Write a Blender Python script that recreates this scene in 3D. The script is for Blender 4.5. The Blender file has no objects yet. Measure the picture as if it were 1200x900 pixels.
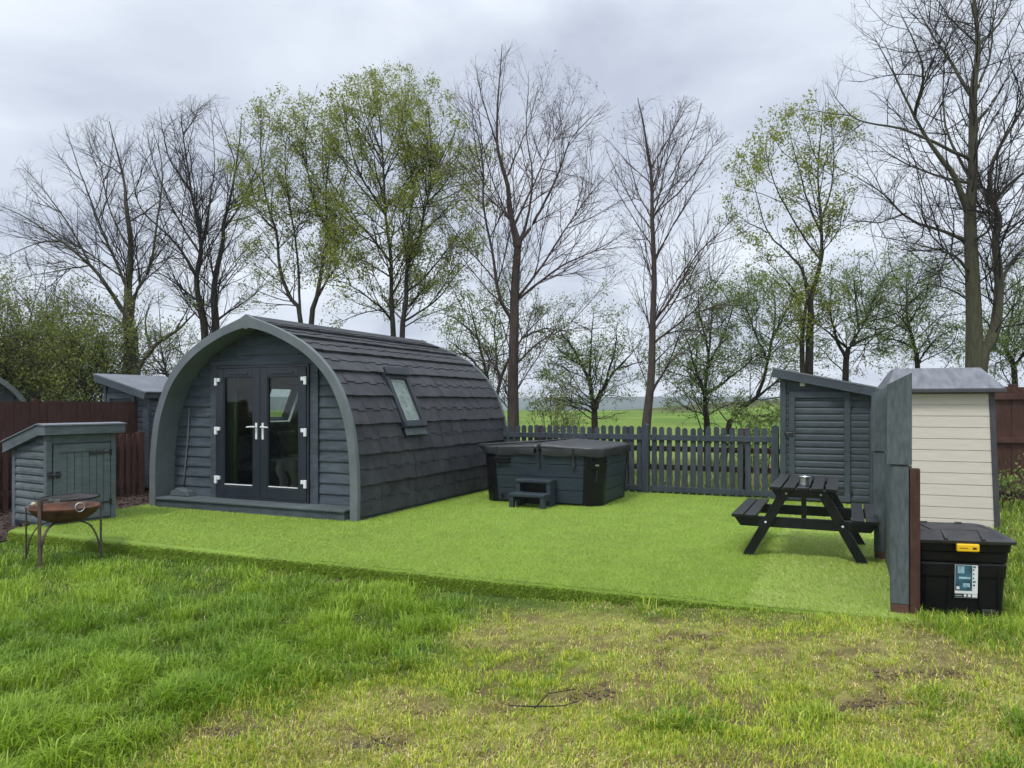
import bpy, bmesh, math, random
import numpy as np
from mathutils import Vector, Matrix
R = math.radians
random.seed(7)
rng = np.random.default_rng(11)
sc = bpy.context.scene
COL = sc.collection

# ------------------------------------------------------------------ camera
F, CX, YH, CH = 880.0, 600.0, 472.0, 1.64
cd = bpy.data.cameras.new("camera"); cam = bpy.data.objects.new("camera", cd); COL.objects.link(cam)
cam.location = (0, 0, CH); cam.rotation_euler = (R(90), 0, 0)
cd.sensor_width = 36; cd.lens = F/1200*36; cd.shift_y = (YH-450)/1200
cd.clip_start = .05; cd.clip_end = 6000
sc.camera = cam
TH = R(-24)
U = np.array([math.cos(TH), math.sin(TH)]); V = np.array([-math.sin(TH), math.cos(TH)])
DZ = .14                                             # height of the turf deck

def ss(a, b, x):
    t = np.clip((x-a)/(b-a), 0, 1); return t*t*(3-2*t)

# ------------------------------------------------------------------ value noise in numpy
_perm = np.random.default_rng(3).random((256, 256))
def vnoise(x, y):
    x = np.asarray(x, float); y = np.asarray(y, float)
    xi = np.floor(x).astype(int); yi = np.floor(y).astype(int)
    fx = x-xi; fy = y-yi; fx = fx*fx*(3-2*fx); fy = fy*fy*(3-2*fy)
    g = lambda a, b: _perm[a % 256, b % 256]
    return (g(xi, yi)*(1-fx)+g(xi+1, yi)*fx)*(1-fy)+(g(xi, yi+1)*(1-fx)+g(xi+1, yi+1)*fx)*fy
def fbm(x, y, o=4):
    s = 0; a = .5; t = 0
    for i in range(o):
        s = s+a*vnoise(x*2**i+17*i, y*2**i+31*i); t += a; a *= .5
    return s/t

# ------------------------------------------------------------------ materials
MAT = {}
def _nodes(name):
    m = bpy.data.materials.new(name); m.use_nodes = True
    nt = m.node_tree; b = nt.nodes['Principled BSDF']
    return m, nt, b
def pm(name, col, rough=.6, var=.25, scale=6, stretch=(1, 1, 1), bump=.15, bscale=40, metal=0, spec=.5, col2=None, coat=0, bdist=.004, wear=0):
    """principled material: colour broken up by two noises, a little bump and uneven roughness"""
    m, nt, b = _nodes(name); N = nt.nodes; L = nt.links
    tc = N.new('ShaderNodeTexCoord'); mp = N.new('ShaderNodeMapping'); mp.inputs['Scale'].default_value = stretch
    L.new(tc.outputs['Object'], mp.inputs['Vector'])
    n1 = N.new('ShaderNodeTexNoise'); n1.inputs['Scale'].default_value = scale; n1.inputs['Detail'].default_value = 6
    L.new(mp.outputs[0], n1.inputs['Vector'])
    cr = N.new('ShaderNodeValToRGB')
    c = np.array(col); c2 = np.array(col2) if col2 else c
    lo = c*(1-var); hi = c2*(1+var)
    cr.color_ramp.elements[0].position = .3; cr.color_ramp.elements[1].position = .7
    cr.color_ramp.elements[0].color = (*np.clip(lo, 0, 1), 1); cr.color_ramp.elements[1].color = (*np.clip(hi, 0, 1), 1)
    L.new(n1.outputs['Fac'], cr.inputs[0])
    if wear:                                           # faded and scuffed areas of the coat
        n3 = N.new('ShaderNodeTexNoise'); n3.inputs['Scale'].default_value = 1.7; n3.inputs['Detail'].default_value = 9; n3.inputs['Roughness'].default_value = .7
        L.new(tc.outputs['Object'], n3.inputs['Vector'])
        w1 = N.new('ShaderNodeMapRange'); w1.inputs[1].default_value = .46; w1.inputs[2].default_value = .72; w1.inputs[3].default_value = 0; w1.inputs[4].default_value = wear; L.new(n3.outputs['Fac'], w1.inputs[0])
        mw = N.new('ShaderNodeMix'); mw.data_type = 'RGBA'; L.new(w1.outputs[0], mw.inputs[0]); L.new(cr.outputs[0], mw.inputs[6]); mw.inputs[7].default_value = (*np.clip(c*1.9+.012, 0, 1), 1)
        L.new(mw.outputs[2], b.inputs['Base Color'])
    else:
        L.new(cr.outputs[0], b.inputs['Base Color'])
    mr = N.new('ShaderNodeMapRange'); mr.inputs[3].default_value = max(0, rough-.12); mr.inputs[4].default_value = min(1, rough+.12)
    L.new(n1.outputs['Fac'], mr.inputs[0]); L.new(mr.outputs[0], b.inputs['Roughness'])
    n2 = N.new('ShaderNodeTexNoise'); n2.inputs['Scale'].default_value = bscale; n2.inputs['Detail'].default_value = 4
    L.new(mp.outputs[0], n2.inputs['Vector'])
    bp = N.new('ShaderNodeBump'); bp.inputs['Strength'].default_value = bump; bp.inputs['Distance'].default_value = bdist
    L.new(n2.outputs['Fac'], bp.inputs['Height']); L.new(bp.outputs[0], b.inputs['Normal'])
    b.inputs['Metallic'].default_value = metal; b.inputs['Specular IOR Level'].default_value = spec
    b.inputs['Coat Weight'].default_value = coat
    MAT[name] = m; return m
# painted and raw timber
pm('slate_paint', (.052, .066, .081), .55, .25, 5, (1, 1, 6), .35, 30, col2=(.060, .074, .089), spec=.3, wear=0.50)
pm('arch_paint', (.124, .142, .150), .5, .10, 4, bump=.12, spec=.3, wear=0.25)
pm('shed_paint', (.048, .060, .072), .55, .2, 5, (1, 1, 7), .3, 30, spec=.3, wear=0.50)
pm('box_paint', (.098, .118, .128), .6, .25, 6, (1, 1, 6), .35, 30, spec=.3, wear=0.50)
pm('roof_felt', (.13, .14, .16), .8, .15, 20, bump=.4, bscale=220, wear=0.40)
pm('dark_felt', (.05, .06, .07), .8, .2, 20, bump=.4, bscale=220)
pm('fence_paint', (.040, .051, .062), .6, .28, 7, (6, 6, 1), .35, 30, spec=.3, wear=0.50)
pm('post_paint', (.074, .092, .096), .65, .3, 9, (5, 5, 1), .4, 40, spec=.3, wear=0.50)
pm('brown_wood', (.058, .026, .019), .7, .35, 7, (6, 6, 1), .4, 40, spec=.3, wear=0.50)
pm('raw_brown', (.10, .045, .03), .8, .3, 9, bump=.4)
pm('roof_tile', (.035, .036, .041), .62, .3, 6, bump=.55, bscale=90, col2=(.043, .044, .048), spec=.3, wear=0.45)
pm('upvc', (.020, .026, .035), .35, .06, 3, bump=.02)
pm('white_plastic', (.75, .76, .78), .35, .05, 5, bump=.02)
pm('steel', (.55, .56, .58), .3, .1, 12, metal=1, bump=.05)
pm('black_iron', (.02, .02, .022), .55, .3, 20, bump=.2)
pm('black_paint', (.008, .009, .011), .32, .4, 12, (1, 6, 1), .35, 50, spec=.4)
pm('black_gloss', (.007, .007, .009), .3, .2, 6, bump=.04, spec=.25)
pm('tub_panel', (.024, .036, .047), .5, .25, 4, (1, 1, 8), .35, 40, spec=.3, wear=0.30)
pm('vinyl', (.022, .023, .025), .42, .2, 7, bump=.35, bscale=14, bdist=.01)
pm('tub_step_plastic', (.030, .042, .052), .5, .12, 6, bump=.1, spec=.3)
pm('bin_plastic', (.006, .006, .007), .4, .2, 10, bump=.2, bscale=60, spec=.22)
pm('lid_plastic', (.016, .016, .017), .45, .45, 7, bump=.15, bscale=60, col2=(.032, .031, .029), spec=.35, wear=0.50)
pm('yellow', (.85, .52, .01), .4, .05, 5, bump=.02)
pm('beige_plastic', (.60, .55, .48), .5, .05, 4, (1, 1, 8), .1, 60)
pm('shed_trim', (.05, .05, .055), .5, .15, 6)
pm('grey_plastic_roof', (.10, .105, .12), .45, .22, 5, (3, 1, 1), .2, 30, col2=(.14, .145, .16))
pm('rust', (.075, .030, .016), .75, .45, 9, bump=.5, bscale=50, col2=(.12, .048, .024))
pm('rusty_iron', (.075, .05, .04), .7, .4, 12, bump=.4)
pm('pine_lining', (.48, .38, .24), .55, .2, 3, (1, 1, 10), .15, 30)
pm('floor_lino', (.12, .10, .08), .4, .2, 4)
pm('duvet', (.72, .72, .70), .8, .15, 6, bump=.4, bscale=9, bdist=.02)
pm('navy_cloth', (.02, .03, .055), .85, .2, 8)
pm('grey_cloth', (.22, .23, .22), .85, .35, 18)
pm('reflected_green', (.045, .07, .03), .85, .2, 6, (8, 8, 1))
pm('sticker_blue', (.02, .07, .11), .3, .5, 16, bump=0, col2=(.04, .12, .17))
pm('sticker_pale', (.33, .52, .60), .3, .4, 20, bump=0)
pm('sticker_white', (.78, .8, .8), .3, .03, 5, bump=0)
pm('mulch', (.060, .036, .026), .9, .5, 20, bump=.8, bscale=60, bdist=.03)
pm('soil', (.085, .058, .038), .95, .35, 30, bump=.6, bscale=80)
pm('bark_dark', (.026, .022, .017), .9, .45, 5, (6, 6, 1), .8, 18, col2=(.036, .034, .020), bdist=.02)
pm('bark_brown', (.060, .045, .036), .9, .35, 5, (6, 6, 1), .8, 18, bdist=.02)
pm('bark_pale', (.080, .071, .044), .9, .35, 4, (5, 5, 1), .8, 18, col2=(.070, .072, .036), bdist=.02)
pm('twig_dark', (.024, .019, .016), .9, .3, 3, bump=0)
pm('twig_red', (.062, .040, .036), .9, .3, 3, bump=0)
pm('twig_green', (.030, .027, .017), .9, .3, 3, bump=0)
pm('hill_far', (.05, .075, .05), .95, .35, .006, bump=0)
pm('wood_far', (.045, .055, .03), .95, .3, .05, bump=0)

def leafmat(name, c1, c2, trans=.45):
    m, nt, b = _nodes(name); N = nt.nodes; L = nt.links
    g = N.new('ShaderNodeAttribute'); g.attribute_name = 'tint'
    cr = N.new('ShaderNodeValToRGB'); cr.color_ramp.elements[0].color = (*c1, 1); cr.color_ramp.elements[1].color = (*c2, 1)
    L.new(g.outputs['Fac'], cr.inputs[0]); L.new(cr.outputs[0], b.inputs['Base Color'])
    b.inputs['Roughness'].default_value = .5
    t = N.new('ShaderNodeBsdfTranslucent'); L.new(cr.outputs[0], t.inputs['Color'])
    mx = N.new('ShaderNodeMixShader'); mx.inputs[0].default_value = trans
    L.new(b.outputs[0], mx.inputs[1]); L.new(t.outputs[0], mx.inputs[2])
    L.new(mx.outputs[0], N['Material Output'].inputs['Surface'])
    MAT[name] = m; return m
leafmat('leaf_lime', (.13, .165, .018), (.34, .375, .045), .45)
leafmat('leaf_haw', (.11, .17, .035), (.29, .39, .09))
leafmat('leaf_hedge', (.10, .13, .02), (.26, .30, .05))
leafmat('leaf_bud', (.12, .07, .05), (.20, .13, .08))
leafmat('leaf_weed', (.16, .19, .06), (.32, .36, .12))

def bladegrass(name, trans=.35, rough=.5):
    m, nt, b = _nodes(name); N = nt.nodes; L = nt.links
    g = N.new('ShaderNodeAttribute'); g.attribute_name = 'bcol'
    L.new(g.outputs['Color'], b.inputs['Base Color']); b.inputs['Roughness'].default_value = rough
    b.inputs['Specular IOR Level'].default_value = .35
    t = N.new('ShaderNodeBsdfTranslucent'); L.new(g.outputs['Color'], t.inputs['Color'])
    mx = N.new('ShaderNodeMixShader'); mx.inputs[0].default_value = trans
    L.new(b.outputs[0], mx.inputs[1]); L.new(t.outputs[0], mx.inputs[2])
    L.new(mx.outputs[0], N['Material Output'].inputs['Surface'])
    MAT[name] = m
bladegrass('grass_blade', .4, .42); bladegrass('turf_blade', .2, .45)

def glassmat():
    m = bpy.data.materials.new('window_glass'); m.use_nodes = True
    nt = m.node_tree; N = nt.nodes; L = nt.links; N.remove(N['Principled BSDF'])
    tr = N.new('ShaderNodeBsdfTransparent'); tr.inputs[0].default_value = (.78, .82, .80, 1)
    gl = N.new('ShaderNodeBsdfGlossy'); gl.inputs['Roughness'].default_value = .02
    lw = N.new('ShaderNodeLayerWeight'); pw = N.new('ShaderNodeMath'); pw.operation = 'POWER'; L.new(lw.outputs['Facing'], pw.inputs[0]); pw.inputs[1].default_value = 5
    fr = N.new('ShaderNodeMath'); fr.operation = 'MULTIPLY_ADD'; L.new(pw.outputs[0], fr.inputs[0]); fr.inputs[1].default_value = .9; fr.inputs[2].default_value = .035
    mx = N.new('ShaderNodeMixShader'); L.new(fr.outputs[0], mx.inputs[0]); L.new(tr.outputs[0], mx.inputs[1]); L.new(gl.outputs[0], mx.inputs[2])
    L.new(mx.outputs[0], N['Material Output'].inputs['Surface']); MAT['window_glass'] = m
glassmat()
def skyglass():                       # crinkled foil blind behind the roof window's pane
    pm('foil', (.86, .86, .84), .35, .3, 9, bump=.9, bscale=22, metal=.25, bdist=.03)
skyglass()

# ground: soil, grass and dry straw mixed by noise
def groundmat():
    m, nt, b = _nodes('ground'); N = nt.nodes; L = nt.links
    g = N.new('ShaderNodeAttribute'); g.attribute_name = 'bcol'
    tc = N.new('ShaderNodeTexCoord')
    n1 = N.new('ShaderNodeTexNoise'); n1.inputs['Scale'].default_value = 9; n1.inputs['Detail'].default_value = 8
    L.new(tc.outputs['Object'], n1.inputs['Vector'])
    mr = N.new('ShaderNodeMapRange'); mr.inputs[1].default_value = .25; mr.inputs[2].default_value = .75; mr.inputs[3].default_value = .6; mr.inputs[4].default_value = 1.4
    L.new(n1.outputs['Fac'], mr.inputs[0])
    mx = N.new('ShaderNodeMix'); mx.data_type = 'RGBA'; mx.blend_type = 'MULTIPLY'; mx.inputs[0].default_value = 1
    L.new(g.outputs['Color'], mx.inputs[6]); L.new(mr.outputs[0], mx.inputs[7]); L.new(mx.outputs[2], b.inputs['Base Color'])
    b.inputs['Roughness'].default_value = .95; b.inputs['Specular IOR Level'].default_value = .1
    n2 = N.new('ShaderNodeTexNoise'); n2.inputs['Scale'].default_value = 40; n2.inputs['Detail'].default_value = 6
    L.new(tc.outputs['Object'], n2.inputs['Vector'])
    bp = N.new('ShaderNodeBump'); bp.inputs['Strength'].default_value = .8; bp.inputs['Distance'].default_value = .03
    L.new(n2.outputs['Fac'], bp.inputs['Height']); L.new(bp.outputs[0], b.inputs['Normal'])
    MAT['ground'] = m
groundmat()
pm('turf_base', (.17, .265, .026), .8, .2, 3, bump=.7, bscale=260, bdist=.012)

# ------------------------------------------------------------------ mesh builder
class MB:
    def __init__(s): s.v = []; s.f = []
    def add(s, vs, fs):
        o = len(s.v); s.v += [tuple(p) for p in vs]; s.f += [tuple(i+o for i in f) for f in fs]; return s
    def box(s, x0, x1, y0, y1, z0, z1, mat=None):
        vs = [(x, y, z) for z in (z0, z1) for y in (y0, y1) for x in (x0, x1)]
        if mat is not None: vs = [tuple(mat @ Vector(p)) for p in vs]
        return s.add(vs, [(0, 2, 3, 1), (4, 5, 7, 6), (0, 1, 5, 4), (2, 6, 7, 3), (0, 4, 6, 2), (1, 3, 7, 5)])
    def prism(s, pts, fn, d0, d1):
        """closed polygon pts (a, b) swept from d0 to d1, fn maps (a, b, d) to a point"""
        n = len(pts)
        vs = [fn(a, b, d0) for a, b in pts]+[fn(a, b, d1) for a, b in pts]
        fs = [tuple(range(n))[::-1], tuple(range(n, 2*n))]+[(i, (i+1) % n, n+(i+1) % n, n+i) for i in range(n)]
        return s.add(vs, fs)
    def beam(s, p, q, w, h, up=(0, 0, 1)):
        """rectangular bar from p to q, w across, h along up"""
        p = Vector(p); q = Vector(q); t = (q-p).normalized(); up = Vector(up)
        sd = t.cross(up).normalized()*(w/2); u = sd.cross(t).normalized()*(h/2)
        vs = [p-sd-u, p+sd-u, p+sd+u, p-sd+u, q-sd-u, q+sd-u, q+sd+u, q-sd+u]
        return s.add(vs, [(0, 1, 2, 3), (7, 6, 5, 4), (0, 4, 5, 1), (1, 5, 6, 2), (2, 6, 7, 3), (3, 7, 4, 0)])
    def tube(s, pts, r, k=8, cap=True, closed=False):
        pts = [Vector(p) for p in pts]; n = len(pts); rr = r if isinstance(r, (list, tuple)) else [r]*n
        vs = []
        for i, p in enumerate(pts):
            t = (pts[(i+1) % n]-pts[i-1]) if closed else (pts[min(i+1, n-1)]-pts[max(i-1, 0)])
            t = t.normalized(); a = Vector((0, 0, 1)) if abs(t.z) < .9 else Vector((1, 0, 0))
            e = t.cross(a).normalized(); f = t.cross(e).normalized()
            for j in range(k):
                th = 2*math.pi*j/k; vs.append(p+(e*math.cos(th)+f*math.sin(th))*rr[i])
        fs = []
        for i in range(n if closed else n-1):
            for j in range(k):
                a, b = i*k, ((i+1) % n)*k
                fs.append((a+j, a+(j+1) % k, b+(j+1) % k, b+j))
        if cap and not closed: fs += [tuple(range(k))[::-1], tuple(range((n-1)*k, n*k))]
        return s.add(vs, fs)
    def lathe(s, prof, c=(0, 0, 0), k=32, a0=0, a1=2*math.pi):
        full = abs(a1-a0-2*math.pi) < 1e-6; m = k if full else k+1
        vs = []
        for r, z in prof:
            for j in range(m):
                th = a0+(a1-a0)*j/k; vs.append((c[0]+r*math.cos(th), c[1]+r*math.sin(th), c[2]+z))
        fs = []
        for i in range(len(prof)-1):
            for j in range(k):
                j2 = (j+1) % m
                fs.append((i*m+j, i*m+j2, (i+1)*m+j2, (i+1)*m+j))
        return s.add(vs, fs)
    def build(s, name, mat, parent=None, bevel=0, smooth=False, loc=None, rz=0):
        me = bpy.data.meshes.new(name); me.from_pydata(s.v, [], s.f); me.update()
        bm = bmesh.new(); bm.from_mesh(me); bmesh.ops.recalc_face_normals(bm, faces=bm.faces); bm.to_mesh(me); bm.free()
        mats = mat if isinstance(mat, (list, tuple)) else [mat]
        for q in mats: me.materials.append(MAT[q])
        if smooth:
            me.polygons.foreach_set('use_smooth', [True]*len(me.polygons))
        o = bpy.data.objects.new(name, me); COL.objects.link(o)
        if parent: o.parent = parent
        if loc is not None: o.location = loc
        o.rotation_euler.z = rz
        if bevel:
            b = o.modifiers.new('bevel', 'BEVEL'); b.width = bevel; b.segments = 2; b.limit_method = 'ANGLE'; b.angle_limit = R(40)
        return o
def tag(o, label=None, cat=None, group=None, kind=None):
    if label: o['label'] = label
    if cat: o['category'] = cat
    if group: o['group'] = group
    if kind: o['kind'] = kind
    return o
def thing(name, label, cat, loc, rz=0, group=None):
    o = bpy.data.objects.new(name, None); COL.objects.link(o); o.location = loc; o.rotation_euler.z = rz
    o.empty_display_size = .2
    return tag(o, label, cat, group)
def copy_tree(o, parent=None):
    c = o.copy(); COL.objects.link(c)
    if parent: c.parent = parent
    for ch in [x for x in bpy.data.objects if x.parent == o]: copy_tree(ch, c)
    return c
def catmull(P, n):
    P = np.asarray(P, float)
    if len(P) == 2: return P[0]+(P[1]-P[0])*np.linspace(0, 1, n)[:, None]
    Q = np.vstack([2*P[0]-P[1], P, 2*P[-1]-P[-2]])
    m = len(P)-1; t = np.linspace(0, m-1e-6, n); i = t.astype(int); u = (t-i)[:, None]
    a, b, c, d = Q[i], Q[i+1], Q[i+2], Q[i+3]
    return .5*(2*b+(c-a)*u+(2*a-5*b+4*c-d)*u**2+(3*b-a-3*c+d)*u**3)
def npmesh(name, verts, tris=None, quads=None, mats=(), attr=None, vattr=None, mat_idx=None, smooth=False):
    """mesh from numpy arrays; attr = {name: (n,3) face-corner-free vertex colours}"""
    me = bpy.data.meshes.new(name)
    nt_ = 0 if tris is None else len(tris); nq = 0 if quads is None else len(quads)
    me.vertices.add(len(verts)); me.vertices.foreach_set('co', np.asarray(verts, np.float32).ravel())
    loops = np.concatenate([x.ravel() for x in (tris, quads) if x is not None]).astype(np.int32)
    me.loops.add(len(loops)); me.loops.foreach_set('vertex_index', loops)
    st = np.concatenate([np.arange(nt_)*3, nt_*3+np.arange(nq)*4]).astype(np.int32)
    me.polygons.add(nt_+nq); me.polygons.foreach_set('loop_start', st)
    if mat_idx is not None: me.polygons.foreach_set('material_index', np.asarray(mat_idx, np.int32))
    if smooth: me.polygons.foreach_set('use_smooth', np.ones(nt_+nq, bool))
    me.update(calc_edges=True)
    for m in mats: me.materials.append(MAT[m])
    for k, a in (attr or {}).items():
        at = me.attributes.new(k, 'FLOAT_COLOR', 'POINT')
        at.data.foreach_set('color', np.hstack([a, np.ones((len(a), 1))]).astype(np.float32).ravel())
    for k, a in (vattr or {}).items():
        at = me.attributes.new(k, 'FLOAT', 'POINT'); at.data.foreach_set('value', np.asarray(a, np.float32))
    me.validate()
    o = bpy.data.objects.new(name, me); COL.objects.link(o); return o

# ------------------------------------------------------------------ world and sun
SUN_EL, SUN_AZ = R(58), R(215)                        # behind the camera, to its left
def world():
    w = bpy.data.worlds.new("World"); sc.world = w; w.use_nodes = True
    nt = w.node_tree; N = nt.nodes; L = nt.links
    bg = N['Background']; bg.inputs[1].default_value = .1
    sky = N.new('ShaderNodeTexSky'); sky.sky_type = 'NISHITA'; sky.sun_disc = False
    sky.sun_elevation = SUN_EL; sky.sun_rotation = SUN_AZ
    tc = N.new('ShaderNodeTexCoord'); sp = N.new('ShaderNodeSeparateXYZ'); L.new(tc.outputs['Generated'], sp.inputs[0])
    # cloud layer: noise on a plane overhead
    mz = N.new('ShaderNodeMath'); mz.operation = 'MAXIMUM'; L.new(sp.outputs[2], mz.inputs[0]); mz.inputs[1].default_value = 0
    ad = N.new('ShaderNodeMath'); ad.operation = 'ADD'; L.new(mz.outputs[0], ad.inputs[0]); ad.inputs[1].default_value = .22
    dx = N.new('ShaderNodeMath'); dx.operation = 'DIVIDE'; L.new(sp.outputs[0], dx.inputs[0]); L.new(ad.outputs[0], dx.inputs[1])
    dy = N.new('ShaderNodeMath'); dy.operation = 'DIVIDE'; L.new(sp.outputs[1], dy.inputs[0]); L.new(ad.outputs[0], dy.inputs[1])
    cb = N.new('ShaderNodeCombineXYZ'); L.new(dx.outputs[0], cb.inputs[0]); L.new(dy.outputs[0], cb.inputs[1]); cb.inputs[2].default_value = 3.3
    n1 = N.new('ShaderNodeTexNoise'); n1.inputs['Scale'].default_value = 1.45; n1.inputs['Detail'].default_value = 7; n1.inputs['Roughness'].default_value = .52; n1.inputs['Distortion'].default_value = .3
    L.new(cb.outputs[0], n1.inputs['Vector'])
    cr = N.new('ShaderNodeValToRGB'); e = cr.color_ramp.elements
    e[0].position = .36; e[0].color = (4.35, 4.8, 5.75, 1); e[1].position = .63; e[1].color = (7.0, 7.5, 8.2, 1)
    L.new(n1.outputs['Fac'], cr.inputs[0])
    # overcast: brighter overhead
    zz = N.new('ShaderNodeMapRange'); zz.inputs[1].default_value = .45; zz.inputs[2].default_value = 1; zz.inputs[3].default_value = 1; zz.inputs[4].default_value = ZENITH
    L.new(sp.outputs[2], zz.inputs[0])
    mu = N.new('ShaderNodeMix'); mu.data_type = 'RGBA'; mu.blend_type = 'MULTIPLY'; mu.inputs[0].default_value = 1
    L.new(cr.outputs[0], mu.inputs[6]); L.new(zz.outputs[0], mu.inputs[7])
    mx = N.new('ShaderNodeMix'); mx.data_type = 'RGBA'; mx.inputs[0].default_value = .93
    L.new(sky.outputs[0], mx.inputs[6]); L.new(mu.outputs[2], mx.inputs[7]); L.new(mx.outputs[2], bg.inputs[0])
    sd = bpy.data.lights.new('sun', 'SUN'); sd.energy = 1.5; sd.angle = R(11); sd.color = (1, .96, .9)
    so = bpy.data.objects.new('sun', sd); COL.objects.link(so)
    d = Vector((math.sin(SUN_AZ)*math.cos(SUN_EL), math.cos(SUN_AZ)*math.cos(SUN_EL), math.sin(SUN_EL)))
    so.rotation_euler = d.to_track_quat('Z', 'Y').to_euler()
ZENITH = 2.9
world()
vs_ = sc.view_settings; vs_.view_transform = 'Standard'; vs_.look = 'None'; vs_.exposure = .42; vs_.gamma = 1; vs_.use_curve_mapping = False
sc.cycles.use_denoising = True
sc.cycles.max_bounces = 8; sc.cycles.transparent_max_bounces = 12

# ------------------------------------------------------------------ ground
FRONT_C = V @ np.array([-1.07, 6.76])                 # front edge of the deck, measured along V
def deck_dist(x, y): return FRONT_C-(V[0]*x+V[1]*y)   # metres in front of the deck edge
def ground_z(x, y):
    x = np.asarray(x, float); y = np.asarray(y, float)
    right = .12*ss(-.4, 2.7, x+(6-y)*.10)*ss(2.5, 5, y)*ss(16, 12, y)*(1-.8*ss(2.75, 3.05, x)*ss(8, 6.3, y))
    near = (fbm(x*.9+5, y*.9, 3)-.5)*.09*ss(0, .6, deck_dist(x, y))*ss(14, 10, y)
    far = -.35*ss(15, 24, y)*ss(60, 30, y)+.62*ss(30, 90, y)-14*ss(95, 420, y)
    bank = (1.45*ss(13, 38, x)+.2*(fbm(x*.05, y*.05, 3)-.5))*ss(40, 80, y)*ss(260, 110, y)
    return right+near+far+bank
PATCHES = [(-.66, 3.63, .22, .12), (.45, 4.15, .26, .10), (.15, 4.5, .2, .1), (-2.15, 7.25, .24, .08), (-1.55, 6.95, .24, .08), (1.0, 3.75, .22, .10),
           (2.3, 4.25, .4, .11), (1.85, 3.9, .35, .10), (1.2, 5.0, .3, .08), (-1.42, 3.76, .26, .10), (.95, 5.95, .2, .07), (2.7, 3.55, .3, .1)]
def lawn_masks(x, y):
    n = fbm(x*1.3+3, y*1.3+9, 4); n2 = fbm(x*4+13, y*4+1, 3)
    edge = np.interp(y, [2.5, 3.5, 4.0, 4.7, 5.4, 6.6, 8], [-2.0, -1.5, -1.25, -.55, -.35, .25, .6])
    lush = ss(.35, -.35, x-edge+(n-.5)*1.5)
    dd = deck_dist(x, y)
    lush = np.maximum(lush, .75*ss(.45, .1, dd)*ss(3, 0, x))
    lush = np.maximum(lush, .7*ss(2.4, 3.2, x+(y-5)*.2)*ss(4.7, 5.1, y))       # by the bin
    lush = np.maximum(lush, .8*ss(.55, .7, n2)*ss(4.4, 3.4, y)*ss(.2, 1.0, x))
    soil = np.zeros_like(x)
    for px, py, rx, ry in PATCHES:
        q = ((x-px)/rx)**2+((y-py)/ry)**2
        soil = np.maximum(soil, .8*ss(1.3, .3, q+(n2-.5)*3.0+(n-.5)*1.5))
    soil = np.maximum(soil, ss(.54, .66, fbm(x*5.5+11, y*8+2, 3))*.75*(1-.9*lush)*ss(.35, .6, n))
    soil = np.maximum(soil, ss(.60, .72, fbm(x*2.2+40, y*3.2+7, 3))*.6*(1-.8*lush))
    dry = (1-lush)*ss(.32, .62, fbm(x*.8+21, y*1.1+4, 3)+.12*ss(6.5, 4, y))
    return lush, dry, soil
def axis(lo, hi, near, step, grow):
    a = [0.0]; s = step
    while a[-1] < hi:
        if a[-1] > near: s *= grow
        a.append(a[-1]+s)
    b = [0.0]; s = step
    while b[-1] > lo:
        if b[-1] < -near: s *= grow
        b.append(b[-1]-s)
    return np.array(sorted(set(b[1:]+a)))
xs = axis(-900, 900, 8, .09, 1.09); ys = axis(-40, 900, 11, .09, 1.06)
GX, GY = np.meshgrid(xs, ys); gx, gy = GX.ravel(), GY.ravel()
lu, dr, so_ = lawn_masks(gx, gy)
gz = ground_z(gx, gy)-so_*.018*ss(12, 8, gy)
c_g = np.array([.11, .14, .03]); c_l = np.array([.045, .075, .014]); c_d = np.array([.24, .235, .065]); c_s = np.array([.13, .088, .048])
gc = c_g+(c_l-c_g)*lu[:, None]; gc = gc+(c_d-gc)*(dr*.85)[:, None]; gc = gc+(c_s-gc)*so_[:, None]
ff = ss(12.5, 20, gy)[:, None]; nf = fbm(gx*.12, gy*.35, 4)[:, None]
c_f = np.array([.085, .16, .020])*(1-ss(.35, .6, nf))+np.array([.145, .20, .035])*ss(.35, .6, nf)
st_ = fbm(gx*.25, gy*1.6, 3)[:, None]; c_f = c_f*(.72+.56*st_)
rough_v = ss(.45, .6, fbm(gx*.5, gy*.5, 3))[:, None]*ss(32, 22, gy)[:, None]
c_f = c_f*(1-rough_v)+np.array([.17, .15, .06])*rough_v
brow = (ss(70, 84, gy)*ss(130, 96, gy)*ss(8, 16, gx-gy*.05))[:, None]      # earth and rough growth along the bank's brow
c_f = c_f*(1-brow)+np.array([.06, .055, .025])*brow
gc = gc*(1-ff)+c_f*ff
ny, nx = GX.shape; ii = np.arange(ny*nx).reshape(ny, nx)
q = np.stack([ii[:-1, :-1], ii[:-1, 1:], ii[1:, 1:], ii[1:, :-1]], -1).reshape(-1, 4)
g = npmesh('ground', np.stack([gx, gy, gz], 1), None, q, ['ground'], {'bcol': gc}, smooth=True); g['kind'] = 'structure'

# far hills: two ridges of real depth, and a wood at their foot
def hills(name, yb, dist, prof, mat, depth):
    x = np.linspace(-dist*1.3, dist*1.3, 160); t = np.linspace(0, 1, 9)
    X, T = np.meshgrid(x, t)
    h = prof(X)*np.sin(T*math.pi*.5)**.8
    Y = dist+T*depth+0*X; Z = yb+h
    ii = np.arange(X.size).reshape(X.shape)
    q = np.stack([ii[:-1, :-1], ii[:-1, 1:], ii[1:, 1:], ii[1:, :-1]], -1).reshape(-1, 4)
    o = npmesh(name, np.stack([X.ravel(), Y.ravel(), Z.ravel()], 1), None, q, [mat], smooth=True); o['kind'] = 'structure'
hills('far_hills', -14, 760, lambda x: 14+4.5+9*fbm(x*.0022+2.2, x*0+1.5, 3), 'hill_far', 120)
hills('near_hills', -14, 520, lambda x: 8+9*fbm(x*.005+9.2, x*0+4.5, 3), 'hill_far', 80)

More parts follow.
